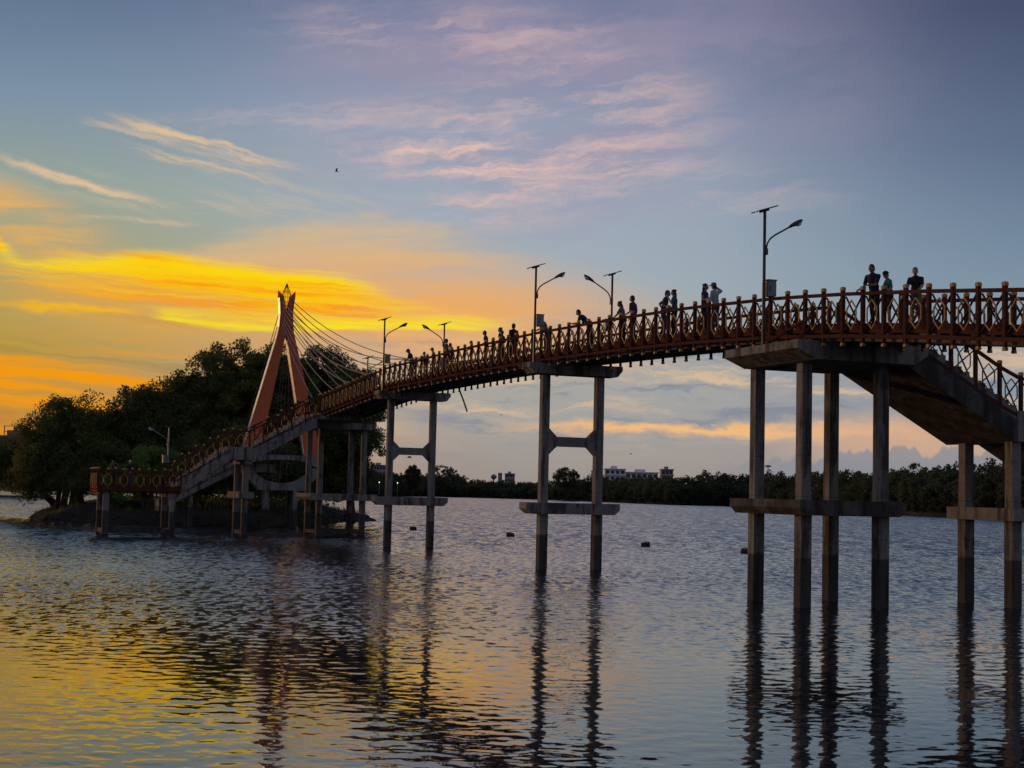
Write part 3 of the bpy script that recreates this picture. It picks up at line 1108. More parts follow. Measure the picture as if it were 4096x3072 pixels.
# ------------------------------------------------------------------ street lamps with solar panels
def lamp(s, o, z, side, label, pole_h=3.85, mat='lamp_metal', box_=True):
    fr = Frame('street_lamp', s, o, z, label, 'street lamp', 'solar street lamps along the bridge')
    b = MB()
    b.tube([(s, o, z), (s, o, z + 1.9)], .055, 10)
    b.tube([(s, o, z + 1.9), (s, o, z + pole_h)], .048, 10)
    b.box(s - .12, s + .12, o - .12, o + .12, z, z + .02)
    fr.build(b, 'pole', mat)
    b = MB()
    a = z + pole_h * .72
    y = lambda d: o + side * d
    b.tube([(s, y(.06), a - .12), (s, y(.07), a + .05), (s, y(.10), a + .18), (s, y(.19), a + .32), (s, y(.34), a + .44), (s, y(.90), a + .76)], .026, 8)
    b.box(s - .05, s + .05, min(y(.02), y(.10)), max(y(.02), y(.10)), a - .17, a + .02)
    fr.build(b, 'arm', mat)
    hd = MB()
    d = Vector((0, side * .87, .49))
    rot = d.to_track_quat('X', 'Z').to_matrix()
    c = Vector((s, y(1.08), a + .87))
    hd.ball(c, (.27, .11, .065), 12, 8, 0, rot)
    hd.tube([(s, y(.85), a + .735), (s, y(.98), a + .805)], .042, 8)
    h = fr.build(hd, 'lamp_head', mat, smooth=True)
    ln = MB()
    ln.ball(c + Vector((0, side * .075, .005)), (.13, .085, .09), 10, 8, 0, rot)
    fr.build(ln, 'lens', 'lamp_lens', h, smooth=True)
    pn = MB()
    ang = R(18)
    dy, dz = math.cos(ang) * .33, math.sin(ang) * .33
    zt = z + pole_h + .06
    pn.bar((s, o - dy, zt - dz), (s, o + dy, zt + dz), .50, .035)
    fr.build(pn, 'solar_panel', 'solar_glass')
    br = MB()
    br.bar((s, o - dy * .55, zt - dz * .55 - .045), (s, o + dy * .45, zt + dz * .45 - .045), .06, .05)
    fr.build(br, 'bracket', mat)
    if box_:
        bx = MB()
        bx.box(s - .14, s + .14, min(y(.07), y(.34)), max(y(.07), y(.34)), z + 1.50, z + 1.97)
        bx.box(s - .16, s + .16, min(y(.05), y(.37)), max(y(.05), y(.37)), z + 1.972, z + 2.0)
        q = fr.build(bx, 'battery_box', 'box_grey')
        cb = MB()
        cb.tube([(s + .02, y(.10), z + 1.90), (s + .145, y(.14), z + 1.82), (s + .15, y(.12), z + 1.66), (s + .05, y(.06), z + 1.55)], .012, 6)
        fr.build(cb, 'conduit', 'rope_black', q)
    return fr


lamp(18.35, -1.72, 7.592, 1, 'tallest near street lamp with grey box, standing on the wide concrete cap', 4.05)
lamp(0.1, -1.72, z0(0) - .123, 1, 'street lamp on the camera side of the two-column pier nearest the bending man', 3.93)
lamp(0.1, 1.74, z0(0) - .123, -1, 'street lamp on the far side of the nearer two-column pier, arm pointing left', 3.88)
lamp(-22.1, -1.72, z0(-22.2) - .123, 1, 'street lamp with grey box on the farther two-column pier beside the cables', 3.9)
lamp(-22.1, 1.74, z0(-22.2) - .123, -1, 'street lamp on the far side of the farther two-column pier, arm pointing left', 3.85)
bridge.box('bracket', 'concrete', -37.55, -37.25, 1.30, 1.74, z0(-37.4) + .13, z0(-37.4) + .25, parent=deck)
lamp(-37.4, 1.62, z0(-37.4) + .252, 1, 'small distant street lamp at the head of the island stairs', 3.55)
lamp(-40.6, -10.5, 2.98, -1, 'pale grey street lamp standing on the low viewing platform', 3.8, 'lamp_grey')


# ------------------------------------------------------------------ water
def water_mesh():
    """one sheet: a finely divided wedge with real wind waves in front, flat sheets out to the horizon around it"""
    rng = np.random.default_rng(11)
    d = [11.0]
    while d[-1] < 230: d.append(d[-1] * 1.0037)
    while d[-1] < 1500: d.append(d[-1] * 1.012)
    d = np.array(d)
    K = 500
    t = np.linspace(-.56, .56, K)
    X = d[:, None] * t[None, :]
    Y = np.repeat(d[:, None], K, axis=1)
    Z = np.zeros_like(X)
    n = 70
    lam = np.exp(rng.uniform(np.log(.15), np.log(.8), n))
    ang = rng.normal(R(-97), R(34), n)
    ph = rng.uniform(0, 2 * np.pi, n)
    slope = .0088 * (lam / .6) ** -.3
    # slow gusts and slicks
    gust = .78 + .30 * np.sin(X * .11 + Y * .05 + 1.0) * np.sin(Y * .083 - X * .03) + .22 * np.sin(X * .05 - Y * .21 + .5)
    gust = np.clip(gust, .35, 1.3)
    q = np.clip((Y - 24) / 18, 0, 1)
    gust *= .20 + 1.25 * q * q * (3 - 2 * q)          # lee of the near bank
    wx, wy = .5 * np.sin(Y * .31 + 2) + .3 * np.sin(X * .23), .5 * np.sin(X * .27 + 1) + .4 * np.sin(Y * .17)
    for l, a, p, s in zip(lam, ang, ph, slope):
        k = 2 * np.pi / l
        fade = np.clip((l / (Y * .0038)) - .6, 0, 1)          # waves finer than the mesh are left to the material
        Z += (s / k) * 1.41 * fade * np.sin(k * ((X + wx) * np.cos(a) + (Y + wy) * np.sin(a)) + p)
    Z *= gust
    nr = len(d)
    v = np.stack([X, Y, Z], axis=2).reshape(-1, 3)
    i = np.arange(nr - 1)[:, None] * K + np.arange(K - 1)[None, :]
    f = np.stack([i, i + 1, i + K + 1, i + K], axis=2).reshape(-1, 4)
    flat = np.array([(-7000, -300, -.12), (7000, -300, -.12), (7000, 8000, -.12), (-7000, 8000, -.12)], float)
    f = np.concatenate([f, np.array([[0, 1, 2, 3]]) + len(v)])
    v = np.concatenate([v, flat])
    me = bpy.data.meshes.new('lake_water')
    me.vertices.add(len(v)); me.vertices.foreach_set('co', v.ravel())
    me.loops.add(f.size); me.loops.foreach_set('vertex_index', f.ravel().astype(np.int32))
    me.polygons.add(len(f))
    me.polygons.foreach_set('loop_start', np.arange(0, f.size, 4, dtype=np.int32))
    me.polygons.foreach_set('loop_total', np.full(len(f), 4, dtype=np.int32))
    me.polygons.foreach_set('use_smooth', np.ones(len(f), dtype=bool))
    me.materials.append(MATS['water'])
    me.update(calc_edges=True)
    return me


tag(link('lake_water', water_mesh()), 'rippled lake water reflecting the sunset', 'water', kind='structure')


# ------------------------------------------------------------------ land
def vnoise(x, y, seed=0):
    """cheap smooth value noise for terrain"""
    def h(i, j):
        v = math.sin(i * 127.1 + j * 311.7 + seed * 74.7) * 43758.5453
        return v - math.floor(v)
    i, j = math.floor(x), math.floor(y)
    fx, fy = x - i, y - j
    fx, fy = fx * fx * (3 - 2 * fx), fy * fy * (3 - 2 * fy)
    return (h(i, j) * (1 - fx) + h(i + 1, j) * fx) * (1 - fy) + (h(i, j + 1) * (1 - fx) + h(i + 1, j + 1) * fx) * fy


ISL = [(-37.5, 119.0), (-31, 117.8), (-25, 118.2), (-20.5, 121.8), (-17.0, 130), (-15.2, 139), (-13.3, 147.2), (-15.5, 153), (-19, 164), (-30, 188), (-46, 194), (-53, 180), (-47, 160), (-41.5, 140), (-40, 126)]


def isl_dist(x, y):
    """signed distance to the island outline, positive inside"""
    d, inside = 1e9, False
    k = len(ISL)
    for i in range(k):
        x0, y0 = ISL[i]; x1, y1 = ISL[(i + 1) % k]
        t = max(0, min(1, ((x - x0) * (x1 - x0) + (y - y0) * (y1 - y0)) / ((x1 - x0) ** 2 + (y1 - y0) ** 2)))
        d = min(d, math.hypot(x - x0 - t * (x1 - x0), y - y0 - t * (y1 - y0)))
        if (y0 > y) != (y1 > y) and x < (x1 - x0) * (y - y0) / (y1 - y0) + x0:
            inside = not inside
    return d if inside else -d


def isl_h(x, y):
    d = isl_dist(x, y) + (vnoise(x * .35, y * .35) - .5) * 2.2 + (vnoise(x * 1.2, y * 1.2, 3) - .5) * .6
    if d <= 0:
        return max(-.8, d * .25)
    return 1.75 * (1 - math.exp(-d / 3.4)) + (vnoise(x * .6, y * .6, 5) - .5) * .28 * min(1, d)


nx, ny = 90, 120
vs, fs = [], []
for j in range(ny + 1):
    for i in range(nx + 1):
        x, y = -62 + 53 * i / nx, 112 + 88 * (j / ny) ** 1.3
        vs.append((x, y, isl_h(x, y)))
for j in range(ny):
    for i in range(nx):
        a = j * (nx + 1) + i
        fs.append((a, a + 1, a + nx + 2, a + nx + 1))
b = MB(); b.add(vs, fs)
tag(b.build('island_ground', 'mud', smooth=True), 'muddy bank of the wooded island', 'bank', kind='structure')

# grass, roots and stones on the bank
rng = np.random.default_rng(9)
gp = []
while len(gp) < 1700:
    x, y = rng.uniform(-56, -13), rng.uniform(115, 160)
    h = isl_h(x, y)
    if h > .12 and vnoise(x * .8, y * .8, 8) > .42:
        gp.append((x, y, h))
gv, gf = [], []
for (x, y, h) in gp:
    for k in range(4):
        a = rng.uniform(0, 6.28); L = rng.uniform(.15, .55); wd = rng.uniform(.02, .05)
        bx, by = x + rng.uniform(-.2, .2), y + rng.uniform(-.2, .2)
        tx, ty = rng.uniform(-.3, .3) * L, rng.uniform(-.3, .3) * L
        i = len(gv)
        gv += [(bx - wd * math.cos(a), by - wd * math.sin(a), h - .05), (bx + wd * math.cos(a), by + wd * math.sin(a), h - .05), (bx + tx, by + ty, h + L)]
        gf.append((i, i + 1, i + 2))
b = MB(); b.add(gv, gf)
tag(b.build('bank_grass', 'leaf_mid'), 'rough grass on the muddy island bank', 'grass', kind='stuff')
b = MB()
for k in range(260):
    for _ in range(40):
        x, y = rng.uniform(-56, -13), rng.uniform(114, 150)
        h = isl_h(x, y)
        if -.12 < h < .55:
            break
    r = rng.uniform(.07, .30)
    rot = Matrix.Rotation(rng.uniform(0, 6), 3, 'Z')
    b.ball((x, y, h), (r, r * rng.uniform(.6, .9), r * rng.uniform(.4, .7)), 6, 4, 0, rot)
tag(b.build('bank_stones', 'mud'), 'scattered dark stones along the island waterline', 'stones', kind='stuff')

# far shore: waterline points (azimuth slope x/y, distance)
SHORE = [(-1.2, 520), (-.6, 520), (-.345, 530), (-.22, 560), (-.13, 600), (-.09, 650), (-.05, 800), (0.01, 745), (.055, 665), (.11, 555), (.16, 560), (.21, 470), (.275, 358), (.33, 310), (.40, 260), (.60, 180), (.9, 150)]


def shore_d(k):
    for (a, da), (b_, db) in zip(SHORE, SHORE[1:]):
        if k <= b_:
            return da + (db - da) * (k - a) / (b_ - a)
    return SHORE[-1][1]


vs, fs = [], []
ks = [-1.2 + 2.1 * i / 200 for i in range(201)]
for k in ks:
    d = shore_d(k) + (vnoise(k * 60, 1) - .5) * 10
    for dd, z in ((-2, -.6), (0, .05), (3, .8), (12, 1.6), (200, 2.2), (2500, 2.5)):
        y = d + dd
        vs.append((k * y, y, z + (vnoise(k * 300, dd) - .5) * .5 * (z > .1)))
for i in range(200):
    for j in range(5):
        a = i * 6 + j
        fs.append((a, a + 6, a + 7, a + 1))
b = MB(); b.add(vs, fs)
tag(b.build('far_shore', 'mud', smooth=True), 'dark low bank of the far shore', 'shore', kind='structure')


# ------------------------------------------------------------------ trees
def leaves_mesh(name, centers, radii, per, size, seed, mat, flat=.8):
    """leaf-sized quads scattered through small clumps; centers (n,3), radii (n,)"""
    rng = np.random.default_rng(seed)
    n = len(centers)
    cen = np.repeat(np.asarray(centers, float), per, axis=0)
    rad = np.repeat(np.asarray(radii, float), per)
    k = len(cen)
    d = rng.normal(size=(k, 3)); d /= np.linalg.norm(d, axis=1)[:, None]
    rr = rng.random(k) ** .45
    p = cen + d * (rr * rad)[:, None] * np.array([1, 1, flat])
    a = rng.normal(size=(k, 3)); a /= np.linalg.norm(a, axis=1)[:, None]
    c = rng.normal(size=(k, 3)); c -= (c * a).sum(1)[:, None] * a; c /= np.linalg.norm(c, axis=1)[:, None]
    L = size * (.55 + .9 * rng.random(k))
    Wd = L * (.55 + .4 * rng.random(k))
    q = np.stack([p - a * L[:, None] / 2 - c * Wd[:, None] / 2, p - a * L[:, None] * .3 + c * Wd[:, None] / 2, p + a * L[:, None] / 2], axis=1)
    v = q.reshape(-1, 3)
    me = bpy.data.meshes.new(name)
    me.vertices.add(len(v))
    me.vertices.foreach_set('co', v.ravel())
    me.loops.add(3 * k)
    me.loops.foreach_set('vertex_index', np.arange(3 * k, dtype=np.int32))
    me.polygons.add(k)
    me.polygons.foreach_set('loop_start', np.arange(0, 3 * k, 3, dtype=np.int32))
    me.polygons.foreach_set('loop_total', np.full(k, 3, dtype=np.int32))
    me.materials.append(MATS[mat])
    me.update(calc_edges=True)
    return me


def clumps(blobs, seed, density=1.0, cr=(.5, 1.0)):
    """clump centres in the shells of ellipsoid lobes, denser near the skin, with gaps"""
    rng = np.random.default_rng(seed)
    cs, rs = [], []
    for (cx, cy, cz, rx, ry, rz) in blobs:
        n = int(density * 13.0 * (rx * ry + rx * rz + ry * rz) / 3)
        d = rng.normal(size=(n, 3)); d /= np.linalg.norm(d, axis=1)[:, None]
        r = 1 - .75 * rng.random(n) ** 1.5
        r *= 1 + .09 * np.sin(d[:, 0] * 7 + seed) * np.cos(d[:, 1] * 6 + d[:, 2] * 5)
        p = np.array([cx, cy, cz]) + d * r[:, None] * np.array([rx, ry, rz])
        cs.append(p)
        rs.append(rng.uniform(cr[0], cr[1], n))
    return np.concatenate(cs), np.concatenate(rs)


def tree(label, x, y, blobs, mat, seed, per=46, leaf=.34, density=1.0, trunks=None, name='tree', group='trees on the island', cr=(.55, 1.15), bare=0):
    leaf *= .66; per = int(per * 3.2)
    z = max(.1, isl_h(x, y)) - .15 if isl_dist(x, y) > -3 else .5
    root = tag(empty(name, (x, y, z)), label, 'tree', group)
    rnd = random.Random(seed)
    cs, rs = clumps(blobs, seed, density, cr)
    keep = cs[:, 2] > z + .7
    cs, rs = cs[keep] - np.array([x, y, z]), rs[keep]
    link('crown', leaves_mesh('crown', cs, rs, per, leaf, seed, mat), root)
    tr = MB()
    tr_n = trunks or [(0, 0, .34)]
    for (tx, ty, r0) in tr_n:
        b0 = blobs[0]
        top = Vector((b0[0] - x, b0[1] - y, b0[2] - z - b0[5] * .35))
        base = Vector((tx, ty, -.4))
        pts = [base, base.lerp(top, .3) + Vector((rnd.uniform(-.3, .3), rnd.uniform(-.3, .3), 0)), base.lerp(top, .65) + Vector((rnd.uniform(-.3, .3), rnd.uniform(-.3, .3), 0)), top]
        tr.tube(pts, [r0 * 1.35, r0, r0 * .75, r0 * .5], 8)
    t_ob = tr.build('trunk', 'bark', root, smooth=True)
    for bl in blobs:
        for q in range(5):
            c = Vector((bl[0] - x, bl[1] - y, bl[2] - z))
            d = Vector((rnd.uniform(-1, 1), rnd.uniform(-1, 1), rnd.uniform(-.1, 1.0)))
            d = d.normalized() * rnd.uniform(.75, .98)
            e = c + Vector((d.x * bl[3], d.y * bl[4], d.z * bl[5]))
            s = Vector((blobs[0][0] - x, blobs[0][1] - y, (blobs[0][2] - z) * rnd.uniform(.35, .7)))
            m = s.lerp(e, .5) + Vector((rnd.uniform(-.5, .5), rnd.uniform(-.5, .5), rnd.uniform(-.2, .6)))
            lm = MB()
            lm.tube([s, s.lerp(m, .5), m, m.lerp(e, .5) + Vector((0, 0, .15)), e], [.17, .13, .09, .055, .02], 6)
            lm.build('limb', 'bark', t_ob, smooth=True)
    return root


tree('largest island tree with a broad dark crown behind the pylon', -24.5, 134, [
    (-24.0, 134, 11.2, 5.4, 5.0, 4.9), (-28.4, 133, 8.9, 4.2, 4.2, 4.0), (-21.0, 134.5, 10.6, 4.0, 4.0, 4.2), (-26.0, 132, 7.0, 5.2, 4.4, 3.6)], 'leaf_dark', 1, 54, .34, 1.15, [(0, 0, .5), (.9, .4, .3)])
tree('dark tree on the left shoulder of the largest island tree', -31.5, 131, [
    (-31.8, 131, 8.9, 3.0, 3.0, 3.0), (-33.2, 131, 7.2, 2.6, 2.6, 2.5), (-30.0, 130, 6.4, 3.4, 3.0, 3.2)], 'leaf_dark', 2, 50, .32, 1.1)
tree('tall island tree standing right of the pylon', -17.8, 137, [
    (-17.8, 137, 11.6, 3.9, 3.8, 4.1), (-19.6, 137, 8.5, 3.9, 3.6, 4.0), (-16.0, 138, 8.6, 3.2, 3.2, 3.4)], 'leaf_dark', 3, 52, .34, 1.1)
tree('outermost island tree on the bridge side, seen under the deck', -14.6, 140, [
    (-14.7, 140, 11.0, 2.9, 3.0, 3.4), (-15.2, 140, 7.6, 3.4, 3.0, 3.2), (-15.8, 139, 4.6, 3.0, 2.6, 2.4)], 'leaf_dark', 4, 52, .32, 1.15)
tree('round-topped island tree with many stems at the left tip', -38.0, 128, [
    (-37.4, 128, 8.0, 2.9, 2.9, 2.7), (-39.9, 128.5, 7.0, 2.3, 2.4, 2.2), (-36.2, 127, 5.4, 3.0, 2.8, 2.4), (-38.9, 126.5, 4.6, 2.6, 2.4, 2.6)], 'leaf_mid', 5, 46, .30, 1.0,
    [(0, 0, .26), (.7, .2, .22), (1.3, -.1, .20), (-.6, .3, .18), (1.9, .4, .22), (.3, -.5, .16)])
tree('low spreading tree at the far left end of the island', -39.8, 134, [
    (-43.2, 132, 4.9, 2.5, 2.4, 2.2), (-45.4, 134, 4.6, 2.6, 2.6, 2.4), (-41.2, 130, 3.2, 2.2, 2.2, 2.2)], 'leaf_dark', 6, 46, .30, 1.1)
tree('small crown between the round-topped and the largest island tree', -34.6, 130, [
    (-34.5, 130, 7.2, 1.9, 2.0, 1.9), (-35.0, 129.5, 5.0, 2.6, 2.4, 2.4)], 'leaf_dark', 7, 48, .30, 1.1)
tree('light green feathery bush tree behind the viewing platform', -29.2, 121.5, [
    (-29.4, 121.5, 3.9, 2.5, 2.0, 2.1), (-31.3, 121.5, 2.9, 2.0, 1.7, 1.6), (-27.5, 122, 4.3, 1.7, 1.6, 1.6), (-29.2, 122, 5.5, 1.1, 1.1, 1.1)], 'leaf_light', 8, 46, .26, 1.1, [(0, 0, .14), (.5, .2, .12), (-.5, .1, .12)], cr=(.4, .8))
tree('dark undergrowth tree behind the stairs and pylon foot', -22.5, 127, [
    (-22.6, 127, 5.0, 3.6, 2.6, 3.4), (-19.4, 129, 4.6, 3.0, 2.6, 3.2), (-26.2, 126, 4.4, 2.8, 2.2, 2.8)], 'leaf_mid', 9, 50, .30, 1.1)
tree('shaded tree in the middle of the island behind the platform', -33.5, 126, [
    (-33.6, 126, 4.4, 2.4, 2.2, 2.6), (-36.0, 125, 3.0, 1.9, 1.8, 1.8)], 'leaf_mid', 10, 46, .30, 1.0)
tree('tree closing the back of the island behind the tall one', -27.0, 150, [
    (-27.0, 150, 7.0, 6.0, 4.5, 4.5), (-20.5, 149, 5.8, 4.2, 4.0, 4.2), (-34, 150, 5.6, 4.5, 4, 4)], 'leaf_dark', 11, 44, .40, .9)

# far wood: crowns that run together along the shore, one mass
rng = np.random.default_rng(77)
cs, rs = [], []
for row, (back, hs) in enumerate(((5, .8), (14, 1.0), (26, 1.12))):
    k = -.50
    while k < .62:
        d = shore_d(k) + back + rng.uniform(-3, 3)
        h = (7.0 + 3.2 * vnoise(k * 40, row) + 1.2 * rng.random()) * hs
        if .13 < k < .5: h *= 1.08
        if -.03 < k < .05: h *= .84
        elif .05 <= k < .13: h *= .97
        r = rng.uniform(3.0, 5.2)
        x = k * d
        n = int(85 if d > 450 else 125)
        dd = rng.normal(size=(n, 3)); dd /= np.linalg.norm(dd, axis=1)[:, None]
        q = 1 - .4 * rng.random(n) ** 2
        lob = 1 + .10 * np.sin(dd[:, 0] * 6 + k * 900) * np.cos(dd[:, 2] * 7 + row)
        c = np.array([x, d, h * .52]) + dd * (q * lob)[:, None] * np.array([r, r, h * .5])
        cs.append(c); rs.append(np.full(n, 1.15))
        k += r * .95 / d
cs, rs = np.concatenate(cs), np.concatenate(rs)
keep = cs[:, 2] > .8
o = link('far_wood', leaves_mesh('far_wood', cs[keep], rs[keep], 20, .74, 5, 'leaf_far'))
tag(o, 'continuous dark belt of trees along the far shore', 'wood', kind='stuff')


def far_tree(label, x, y, h, r, seed, mat='leaf_far'):
    root = tag(empty('tree', (x, y, 1.2)), label, 'tree', 'single trees rising above the far wood')
    rg = np.random.default_rng(seed)
    n = 240
    dd = rg.normal(size=(n, 3)); dd /= np.linalg.norm(dd, axis=1)[:, None]
    q = 1 - .45 * rg.random(n) ** 2
    c = np.array([0, 0, h * .62]) + dd * q[:, None] * np.array([r, r, h * .38])
    link('crown', leaves_mesh('crown', c, np.full(n, .9), 26, .6, seed, mat), root)
    m = MB()
    m.tube([(0, 0, -.5), (.1, 0, h * .3), (0, .1, h * .7)], [.5, .4, .15], 7)
    m.build('trunk', 'bark', root, smooth=True)
    return root


far_tree('broad tree standing above the far wood, framed by the nearer two-column pier', 25.3, 675, 13.4, 6.0, 21)
far_tree('small bushy tree top above the far wood in the gap of the farther pier', -44.5, 690, 13.2, 3.6, 22)
far_tree('rounded tree hump above the far wood right of the farther pier', -37.0, 820, 15.5, 9.0, 23)


# ------------------------------------------------------------------ far buildings
def building(name, label, x, y, w, dpt, h, storeys, bays, mat, rz=0.0, balcony=True, roof=True):
    root = tag(empty(name, (x, y, 1.0), rz), label, 'building', 'buildings beyond the far wood')
    m = MB(); m.box(-w / 2, w / 2, 0, dpt, 0, h)
    m.build('wall', mat, root)
    sh = h / storeys
    bw = w / bays
    pm = MB(); pm.box(-bw * .34, bw * .34, -.06, .05, 0, sh * .5)
    win = pm.mesh('window', 'window_dark')
    for s in range(storeys):
        for k in range(bays):
            link('window', win, root, (-w / 2 + bw * (k + .5), 0, s * sh + sh * .28))
        if balcony:
            q = MB(); q.box(-w / 2 - .3, w / 2 + .3, -1.3, -.062, s * sh + sh * .02, s * sh + sh * .24)
            q.build('balcony', mat, root)
    if roof:
        q = MB(); q.box(-w / 2 - .4, w / 2 + .4, -1.5, dpt + .4, h + .003, h + .4)
        q.box(-w * .2, w * .12, dpt * .3, dpt * .7, h + .403, h + 1.7)
        q.build('roof', mat, root)
    return root


building('apartment_block', 'pale apartment block with balconies above the far wood right of the nearer pier', 50.4, 720, 9.8, 10, 14.3, 5, 4, 'building_white')
building('apartment_block', 'long lower pale block joined to the right of the balconied one', 63.4, 722, 15.6, 10, 13.0, 4, 6, 'building_white')
building('apartment_block', 'grey stepped block at the right end of the pale apartment row', 79.6, 760, 6.0, 8, 15.4, 5, 3, 'building_grey')
building('apartment_block', 'narrow grey block hidden half behind the pier column left of the balconied one', 42.0, 735, 3.6, 8, 13.4, 5, 2, 'building_grey', balcony=False)
building('apartment_block', 'distant purple-grey block between the island trees and the farther pier', -79.0, 900, 9.0, 9, 16.4, 5, 5, 'building_grey', balcony=False)
building('tower_block', 'slim pale tower block beside the water tower on the skyline', -6.5, 1000, 2.6, 6, 15.0, 6, 2, 'building_grey', balcony=False, roof=False)
building('tower_block', 'wider grey tower block right of the slim one on the skyline', 0.0, 1004, 6.6, 8, 14.4, 5, 4, 'building_grey', balcony=False)
building('apartment_block', 'brick-coloured building cut by the left edge of the picture', -105.5, 318, 11.0, 9, 11.2, 4, 6, 'building_brick')
building('tower_block', 'small pale roof house peeping from the wood behind the four columns', 127.0, 640, 4.4, 5, 12.6, 4, 3, 'building_white', balcony=False)

root = tag(empty('water_tower', (-10.2, 950, 1.0)), 'small dark mushroom-shaped water tower on the skyline', 'water tower')
m = MB(); m.tube([(0, 0, 0), (0, 0, 10.6)], [.55, .45], 10); m.build('shaft', 'building_grey', root, smooth=True)
m = MB(); m.tube([(0, 0, 9.9), (0, 0, 11.3), (0, 0, 12.2), (0, 0, 13.0), (0, 0, 13.4)], [.5, 1.9, 2.0, 1.0, .3], 14); m.build('tank', 'box_grey', root, smooth=True)


def mast(name, label, x, y, h, kind):
    root = tag(empty(name, (x, y, 1.0)), label, 'mast')
    m = MB()
    for a in range(3):
        t = 2 * math.pi * a / 3
        m.tube([(.5 * math.cos(t), .5 * math.sin(t), 0), (.16 * math.cos(t), .16 * math.sin(t), h)], .07, 5)
    for k in range(8):
        z = h * (k + .5) / 8
        r = .5 - .34 * z / h
        q = [(r * math.cos(2 * math.pi * a / 3), r * math.sin(2 * math.pi * a / 3), z + (a % 2) * .3) for a in (0, 1, 2, 3)]
        m.tube(q, .04, 4)
    m.build('lattice', 'box_grey', root)
    if kind == 'dish':
        d = MB(); d.ball((0, 0, h), (1.5, .9, .45), 12, 6); d.build('dish', 'box_grey', root, smooth=True)
    elif kind == 'panels':
        for s in (-1, 1):
            d = MB(); d.box(s * .55 - .18, s * .55 + .18, -.3, .1, h - 2.0, h + .3); d.build('antenna', 'box_grey', root)
    return root


mast('phone_mast', 'phone mast with two upright antennas above the broad far tree', 26.2, 702, 14.4, 'panels')
mast('dish_mast', 'dish-topped mast above the wood beside the left of the four columns', 112.5, 655, 16.2, 'dish')
mast('radio_mast', 'thin bare radio mast on the skyline near the dish mast', 108.3, 660, 19.5, 'none')

root = tag(empty('billboard_frame', (-106.5, 322, 1.0)), 'bare billboard scaffold against the orange sky at the left edge', 'scaffold')
for x in (-2.2, 0, 2.2):
    m = MB(); m.bar((x, 0, 0), (x, 0, 13.9), .16, .16); m.build('upright', 'lamp_metal', root)
for z in (10.2, 11.4, 12.6, 13.8):
    m = MB(); m.bar((-2.3, -.1, z), (2.3, -.1, z), .10, .12); m.build('crossbar', 'lamp_metal', root)
for x in (-2.2, 0):
    m = MB(); m.bar((x, .12, 10.2), (x + 2.2, .12, 12.6), .07, .07); m.build('brace', 'lamp_metal', root)

for i, (x, y, h, lab) in enumerate([(-77.6, 628, 5.6, 'tiny lit lamp on the far bank next to the white kiosk'), (-70.9, 622, 5.2, 'tiny lit lamp on the far bank between two pier columns'),
                                    (-55.5, 640, 5.0, 'tiny lit lamp on the far bank left of the farther pier column'), (-48.5, 650, 5.0, 'tiny lit lamp on the far bank right of the farther pier column')]):
    root = tag(empty('shore_lamp', (x, y, .9)), lab, 'lamp', 'lit lamps on the far bank')
    m = MB(); m.tube([(0, 0, 0), (0, 0, h)], .09, 6); m.build('pole', 'lamp_grey', root)
    m = MB(); m.ball((0, 0, h + .2), .24, 10, 8); m.build('globe', 'lit_globe', root, smooth=True)
root = tag(empty('kiosk', (-71.5, 598, .6)), 'small white kiosk with lit hatch on the far bank, seen between pier columns', 'kiosk')
m = MB(); m.box(-1.5, 1.5, 0, 2.4, 0, 2.7); m.build('wall', 'building_white', root)
m = MB(); m.box(-1.8, 1.8, -.5, 2.6, 2.703, 2.95); m.build('roof', 'building_grey', root)
m = MB(); m.box(-.45, .45, -.06, .02, 1.3, 1.8); m.build('hatch', 'lit_globe', root)

# ------------------------------------------------------------------ buoys
for i, (x, y, rz, tilt, lab) in enumerate([(-7.46, 117.7, .2, .05, 'dark red drum buoy floating between the columns of the farther pier'),
                                           (.13, 106.5, .5, .12, 'dark red drum buoy floating in open water between the two-column piers'),
                                           (8.41, 92.2, -.3, -.1, 'dark red drum buoy floating right of the nearer two-column pier'),
                                           (13.38, 84.9, .1, .08, 'dark red drum buoy half hidden by the first of the four columns')]):
    root = tag(empty('buoy', (x, y, 0), rz), lab, 'buoy', 'drum buoys in a line')
    m = MB()
    m.tube([(-.26, 0, .10), (-.235, 0, .10), (-.10, 0, .10), (-.08, 0, .10), (.08, 0, .10), (.10, 0, .10), (.235, 0, .10), (.26, 0, .10)],
           [.15, .175, .165, .18, .18, .165, .175, .15], 14)
    d = m.build('drum', 'buoy_red', root)
    d.rotation_euler = (0, tilt, 0)
    m = MB(); m.tube([(-.05, 0, .26), (-.03, 0, .33), (.03, 0, .33), (.05, 0, .26)], .015, 6); m.build('lug', 'lamp_metal', root)


